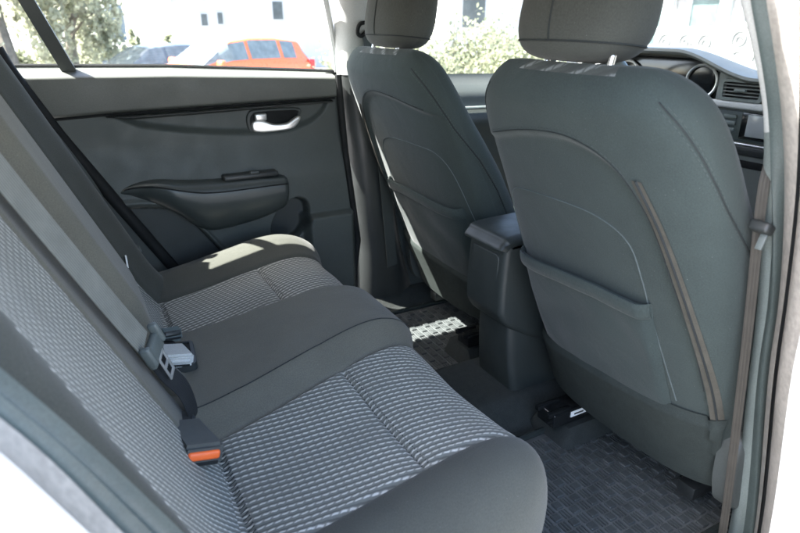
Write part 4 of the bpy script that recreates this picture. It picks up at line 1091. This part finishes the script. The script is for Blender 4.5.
def leaves(rng, C, size, long=1.6, hang=0.0):
    """C: (n,3) leaf centres -> many small bent leaf faces"""
    n = len(C); d = rng.normal(size=(n, 3)); d[:, 2] -= hang; d /= np.linalg.norm(d, axis=1)[:, None]
    u = np.cross(d, rng.normal(size=(n, 3))); u /= np.linalg.norm(u, axis=1)[:, None]
    sz = size * rng.uniform(0.6, 1.3, (n, 1)); a = d * sz * long * 0.5; b_ = u * sz * 0.5
    Vv = np.stack([C - a, C + b_, C + a, C - b_], 1).reshape(-1, 3)
    return Vv.tolist(), [(4 * k, 4 * k + 1, 4 * k + 2, 4 * k + 3) for k in range(n)]
def tree(name, label, x, y, h, kind, seed, group):
    rng = np.random.default_rng(seed); z0 = gz(x, y) - 0.05
    t = thing(name, label, 'tree', (x, y, z0), group)
    mb = MB(); trunk = [(x + 0.15 * math.sin(k * 1.3 + seed), y + 0.1 * math.cos(k * 1.7 + seed), z0 + h * 0.92 * k / 7) for k in range(8)]
    trunk[0] = (x, y, z0); mb.add(tube(catmull(trunk, 4), np.linspace(0.024 * h, 0.005 * h, 29), 8))
    Cs = []
    nb = 34 if kind == 'birch' else 26
    for k in range(nb):
        f = rng.uniform(0.22, 0.95); a = rng.uniform(0, 2 * math.pi); base = np.array(trunk[min(7, int(f / 0.92 * 7))])
        base = np.array([base[0], base[1], z0 + h * f * 0.92])
        if kind == 'birch':
            L = h * rng.uniform(0.16, 0.34) * (1.15 - f * 0.55); tip = base + np.array([math.cos(a) * L, math.sin(a) * L, L * rng.uniform(0.2, 0.7)])
            mb.add(tube([base, (base + tip) / 2 + [0, 0, 0.08 * L], tip], [0.05, 0.035, 0.015], 5))
            for q in range(9):
                p0 = base + (tip - base) * rng.uniform(0.35, 1.05) + rng.normal(0, 0.14, 3); dl_ = rng.uniform(0.5, 2.3) * h / 9; m_ = int(34 * dl_)
                tz = rng.uniform(0, 1, m_) ** 0.8
                Cs.append(p0 + np.stack([rng.normal(0, 0.07, m_) + 0.1 * tz, rng.normal(0, 0.07, m_), -tz * dl_], 1))
        else:
            L = h * 0.24 * (1.05 - f); tip = base + np.array([math.cos(a) * L, math.sin(a) * L, -0.1 * L])
            mb.add(tube([base, tip], [0.03, 0.01], 5))
            m_ = 70; tz = rng.uniform(0.1, 1.1, (m_, 1)); Cs.append(base + (tip - base) * tz + rng.normal(0, 0.10 * h / 5, (m_, 3)))
    mb.build('trunk', MAT['bark'], t)
    C = np.concatenate(Cs); C = C[C[:, 2] > z0 + 0.25]
    link('crown', *leaves(rng, C, 0.11 if kind == 'birch' else 0.10, 1.8, 0.6), MAT['leaf' if kind == 'birch' else 'leaf_dark'], t, smooth=False)
for k, (x, y, h, lb) in enumerate([(-3.2, 17.0, 8.5, 'drooping birch with pale hanging twigs at the left edge, nearest the rear window'), (-1.1, 19.5, 9.5, 'drooping birch filling the quarter window behind the black divider bar'), (0.6, 21.5, 8.0, 'drooping birch just right of the black window divider')]):
    tree('birch_tree', lb, x, y, h, 'birch', 20 + k, 'birches beyond the car park')
for k, (x, y, h, lb) in enumerate([(2.0, 30, 3.6, 'slim young conifer just left of the dark parked car'), (3.6, 33, 2.6, 'small round evergreen behind the bonnet of the dark car'), (5.3, 34, 2.3, 'low evergreen showing above the roof of the dark car')]):
    tree('conifer_tree', lb, x, y, h, 'conifer', 40 + k, 'evergreens behind the parked cars')

def hedge(label, x0, x1, y0, y1, h, seed, sz=0.040, dens=26):
    rng = np.random.default_rng(seed); z0 = gz((x0 + x1) / 2, (y0 + y1) / 2) - 0.05
    t = thing('hedge', label, 'hedge', ((x0 + x1) / 2, (y0 + y1) / 2, z0)); mb = MB(); Cs = []
    nb = int((x1 - x0) * dens)
    for k in range(nb):
        x = rng.uniform(x0, x1); y = rng.uniform(y0, y1); hh = h * rng.uniform(0.72, 1.05)
        if k < 60 and dens > 20: mb.add(tube([(x, y, z0), (x + rng.normal(0, 0.06), y + rng.normal(0, 0.06), z0 + hh * 0.5), (x + rng.normal(0, 0.12), y + rng.normal(0, 0.1), z0 + hh * 0.95)], [0.014, 0.010, 0.004], 5))
        n = 330; c = np.array([x, y, z0 + hh * rng.uniform(0.35, 0.82)])
        Cs.append(c + rng.normal(0, 1, (n, 3)) * [0.15, 0.15, hh * 0.15])
    C = np.concatenate(Cs); C = C[C[:, 2] > z0]
    if mb.V: mb.build('stems', MAT['bark'], t)
    link('foliage', *leaves(rng, C, sz, 1.7), MAT['leaf_hedge'], t, smooth=False)
hedge('loose green hedge seen between the two front headrests', 3.1, 7.2, 6.0, 7.2, 1.55, 5)

hedge('low ragged hedge line on the far side of the yard, behind the dark parked car', -3.0, 6.5, 25.5, 27.0, 1.5, 9, 0.085, 12)

# ---- parked cars
def car_g(u, v, o=0.0):
    """greenhouse: u 0 windscreen base .. 1 tailgate, v 0 left belt .. 1 right belt"""
    X = ip(u, [0, 0.30, 0.62, 0.86, 1.0], [0.85, 0.10, -1.0, -1.62, -1.86]) ; top = ip(u, [0, 0.10, 0.30, 0.45, 0.62, 0.86, 1.0], [0.93, 1.10, 1.42, 1.48, 1.475, 1.40, 0.98])
    top = max(top, 0.93); w0 = ip(u, [0, 0.3, 0.7, 1.0], [0.70, 0.80, 0.79, 0.66]); w1 = w0 - 0.24 * (top - 0.93) / 0.55
    a = abs(2 * v - 1); s = 1 if v < 0.5 else -1
    if a > 0.45:
        t = (a - 0.45) / 0.55; y = w1 + (w0 - w1) * t; z = top - 0.045 - (top - 0.045 - 0.90) * t
        y -= 0.0; n = (0, 0.92 * s, 0.38)
        rr = 1 - sst(t, 0, 0.12); z += 0.012 * rr
    else:
        t = a / 0.45; y = w1 * t; z = top - 0.045 * t ** 2.6 * 1.0; n = (0.0, 0.1 * s, 1)
    if u < 0.3: n = (0.55, n[1] * 0.6, 0.7)
    if u > 0.86: n = (-0.85, n[1] * 0.4, 0.4)
    return Vector((X, s * y, z)) + Vector(n) * o
def car(name, label, x, y, heading, paint):
    z0 = gz(x, y); t = thing(name, label, 'car', (x, y, z0), 'cars parked beyond the far door')
    R = Matrix.Rotation(heading, 3, 'Z'); O = Vector((x, y, z0)); T = lambda V: [O + R @ Vector(v) for v in V]
    st = np.linspace(2.02, -1.98, 60); P_ = []
    def side(xx, k):
        w = ip(xx, [-1.98, -1.8, -1.2, 0, 1.2, 1.8, 2.02], [0.60, 0.76, 0.84, 0.86, 0.85, 0.74, 0.52]); zt = ip(xx, [-1.98, -1.85, 0.8, 1.2, 1.75, 2.02], [0.80, 0.96, 0.94, 0.90, 0.78, 0.58]); zb = ip(xx, [-1.98, -1.6, 1.7, 2.02], [0.36, 0.20, 0.20, 0.30])
        prof = [(0.92, zb), (0.985, zb + 0.10), (1.0, zb + 0.32), (0.985, zt - 0.16), (0.93, zt - 0.03), (0.80, zt), (0.0, zt + 0.03)]
        pr = [(w * a, c) for a, c in prof]; pts = pr + [(-a, c) for a, c in pr[::-1][1:]]
        return [(xx, a, c) for a, c in pts]
    P_ = np.array([side(xx, 0) for xx in st]); V, Fc = grid(P_)
    m_ = P_.shape[1]; Fc = Fc + [tuple(range(m_)), tuple((len(st) - 1) * m_ + k for k in range(m_))[::-1]]
    bd = link('body', T(V), Fc, paint, t, angle=45)
    us = np.linspace(0, 1, 46); vv = np.linspace(0, 1, 50)
    V, Fc = grid([[car_g(u, v) for v in vv] for u in us]); link('roof', T(V), Fc, paint, t, angle=50)
    def win(u0, u1, v0, v1, nm='side_window'):
        V, Fc = grid([[car_g(u, v, 0.007) for v in np.linspace(v0, v1, 12)] for u in np.linspace(u0, u1, 14)]); link(nm, T(V), Fc, MAT['car_glass'], t, angle=60)
    win(0.025, 0.285, 0.13, 0.87, 'windscreen'); win(0.885, 0.965, 0.2, 0.8, 'rear_window')
    for a, c in ((0.045, 0.255), (0.745, 0.955)):
        for u0, u1 in ((0.19, 0.40), (0.42, 0.63), (0.66, 0.80)):
            win(u0, u1, a + (0.03 if a < 0.5 else 0), c - (0.03 if a > 0.5 else 0))
    for s in (1, -1):
        mr = link('door_mirror', T(box((0.52, s * 0.96, 0.99), (0.12, 0.20, 0.14), 0.045, 4)[0]), box((0, 0, 0), (0.12, 0.20, 0.14), 0.045, 4)[1], paint, t)
        link('headlight', T(box((1.82, s * 0.60, 0.70), (0.26, 0.26, 0.13), 0.05, 3, Matrix.Rotation(-s * 0.5, 3, 'Z'))[0]), box((0, 0, 0), (0.26, 0.26, 0.13), 0.05, 3)[1], MAT['lens'], t)
        link('tail_light', T(box((-1.86, s * 0.66, 0.88), (0.16, 0.14, 0.24), 0.04, 3)[0]), box((0, 0, 0), (0.16, 0.14, 0.24), 0.04, 3)[1], MAT['red_lens'], t)
        for xx in (1.28, -1.28):
            V, Fc = tube([(xx + 0.23 * math.cos(a), s * 0.80, 0.31 + 0.23 * math.sin(a)) for a in np.linspace(0, 2 * math.pi, 32, endpoint=False)], 0.085, 10, True)
            wh = link('wheel', T(V), Fc, MAT['tyre'], t)
            V, Fc = tube([(xx, s * 0.80, 0.31), (xx, s * 0.865, 0.31)], 0.18, 20); link('rim', T(V), Fc, MAT['silver'], wh)
        for xx in (-0.03, -0.78): link('door_handle', T(box((xx, s * 0.868, 0.80), (0.16, 0.03, 0.03), 0.01)[0]), box((0, 0, 0), (0.16, 0.03, 0.03), 0.01)[1], paint, t)
    link('front_grille', T(box((1.99, 0, 0.46), (0.06, 0.8, 0.16), 0.03, 3)[0]), box((0, 0, 0), (0.06, 0.8, 0.16), 0.03, 3)[1], MAT['plastic'], t)
    return t
car('parked_car', 'orange-red hatchback parked across the yard, seen through the far rear window', 2.93, 12.1, rad(198), MAT['red_paint'])
car('parked_car', 'dark grey car parked behind and to the left of the orange-red hatchback', 1.95, 16.4, rad(202), MAT['dark_paint'])

# ---- buildings
def bldg(name, label, x0, x1, y0, y1, h, wins, wall, roof_slope=0.0, paneM='pane', origin_z=None):
    zb = (gz((x0 + x1) / 2, y0) if origin_z is None else origin_z) - 0.3
    t = thing(name, label, 'building', ((x0 + x1) / 2, (y0 + y1) / 2, zb))
    V = []
    for x, hh in ((x0, h - roof_slope), (x1, h)): V += [(x, y0, zb), (x, y1, zb), (x, y1, zb + hh), (x, y0, zb + hh)]
    link('wall', V, [(0, 1, 2, 3), (4, 5, 6, 7), (0, 3, 7, 4), (1, 2, 6, 5), (3, 2, 6, 7), (0, 1, 5, 4)], wall, t, smooth=False)
    link('roof', [(x0 - 0.3, y0 - 0.3, zb + h - roof_slope + 0.02), (x1 + 0.3, y0 - 0.3, zb + h + 0.02), (x1 + 0.3, y1 + 0.3, zb + h + 0.02), (x0 - 0.3, y1 + 0.3, zb + h - roof_slope + 0.02), (x0 - 0.3, y0 - 0.3, zb + h - roof_slope + 0.32), (x1 + 0.3, y0 - 0.3, zb + h + 0.32), (x1 + 0.3, y1 + 0.3, zb + h + 0.32), (x0 - 0.3, y1 + 0.3, zb + h - roof_slope + 0.32)], [(0, 1, 2, 3), (4, 5, 6, 7), (0, 1, 5, 4), (1, 2, 6, 5), (2, 3, 7, 6), (3, 0, 4, 7)], MAT['wall_grey'], t, smooth=False)
    for (a, c, w, hh) in wins:
        f = link('window', *box((a, y0 - 0.02, c), (w + 0.16, 0.10, hh + 0.16), 0.01, 1), MAT['wall'], t, smooth=False)
        link('pane', *box((a, y0 - 0.075, c), (w, 0.02, hh), 0), MAT[paneM], f, smooth=False)
    return t
bldg('warehouse', 'long white building with a few small dark windows behind the parked cars', 7.4, 46, 45, 50, 11, [(9.5, 1.65, 0.42, 0.75), (10.6, 1.75, 0.36, 0.75), (14.8, 2.3, 0.75, 1.2), (22, 2.6, 1.0, 1.2), (28, 2.6, 1.0, 1.2)], MAT['wall'], 6.0)
tw = thing('grain_silo', 'pale round-topped tower standing far behind the birches', 'tower', (11.6, 150, -2)); zt0 = -2.0
prf = [(2.7, 0), (2.7, 6.2), (2.5, 7.0), (1.8, 7.8), (0.8, 8.2), (0.02, 8.3)]
link('silo_shell', *grid([[(11.6 + r * math.cos(a), 150 + r * math.sin(a), zt0 + hh) for r, hh in prf] for a in np.linspace(0, 2 * math.pi, 40, endpoint=False)], closed_u=True), MAT['wall_grey'], tw)
bldg('pale_house', 'pale house wall rising behind the hedge between the headrests', 11.6, 17.5, 17, 25, 5, [(12.6, 1.8, 0.9, 1.2), (16.3, 2.0, 0.9, 1.3)], MAT['wall'])

# ---- white ornamental fence and glazed pavilion ahead of the car
def fence_panel(label, x, y0, y1, h):
    z0 = gz(x, (y0 + y1) / 2); t = thing('fence_panel', label, 'fence', (x, (y0 + y1) / 2, z0), 'white ornamental fence panels')
    w = y1 - y0
    link('board', *box((x, (y0 + y1) / 2, z0 + h * 0.55), (0.03, w - 0.10, h * 0.86), 0.004), MAT['wall'], t)
    mb = MB()
    Of = rrect(y0, y1, z0, z0 + h, 0.03); link('frame', *tube([(x - 0.02, a, c) for a, c in Of], 0.05, 6, True), MAT['wall'], t)
    rng = np.random.default_rng(int(y0 * 10)); ny, nz = 3, 3
    for i in range(ny):
        for j in range(nz):
            cy = y0 + w * (i + 0.5) / ny; cz = z0 + 0.2 + (h - 0.3) * (j + 0.5) / nz; sg_ = 1 if (i + j) % 2 else -1
            sp_ = [(x - 0.035, cy + sg_ * (0.04 + 0.16 * k / 22) * math.cos(0.45 * k), cz + (0.04 + 0.18 * k / 22) * math.sin(0.45 * k)) for k in range(23)]
            link('scroll', *tube(sp_, 0.026, 6), MAT['iron'], t)
    return t
fence_panel('white fence panel with scroll ornament, left of the two seen past the headrest', 14.0, 8.75, 10.5, 1.62)
fence_panel('white fence panel with scroll ornament, right of the two beside the pillar', 14.0, 6.7, 8.45, 1.62)
fence_panel('white fence panel with scroll ornament hidden partly behind the passenger headrest', 14.0, 10.8, 12.5, 1.62)
pv = thing('glass_pavilion', 'pavilion with teal glazing between white columns beyond the fence', 'building', (21, 13, -0.6))
zb = -0.6
link('wall', *box((22.2, 13, zb + 2.4), (0.6, 22, 4.8), 0.02), MAT['wall'], pv)
link('roof', *box((21.4, 13, zb + 5.0), (2.6, 23, 0.35), 0.05), MAT['wall'], pv)
for k in range(8): link('column', *tube([(21.0, 4.0 + 2.4 * k, zb), (21.0, 4.0 + 2.4 * k, zb + 4.85)], 0.22, 12), MAT['wall'], pv)
for k in range(7):
    f = link('window', *box((21.86, 5.2 + 2.4 * k, zb + 2.5), (0.10, 1.75, 3.6), 0.01, 1), MAT['wall'], pv, smooth=False)
    link('pane', *box((21.80, 5.2 + 2.4 * k, zb + 2.5), (0.04, 1.55, 3.4), 0), MAT['teal_pane'], f, smooth=False)
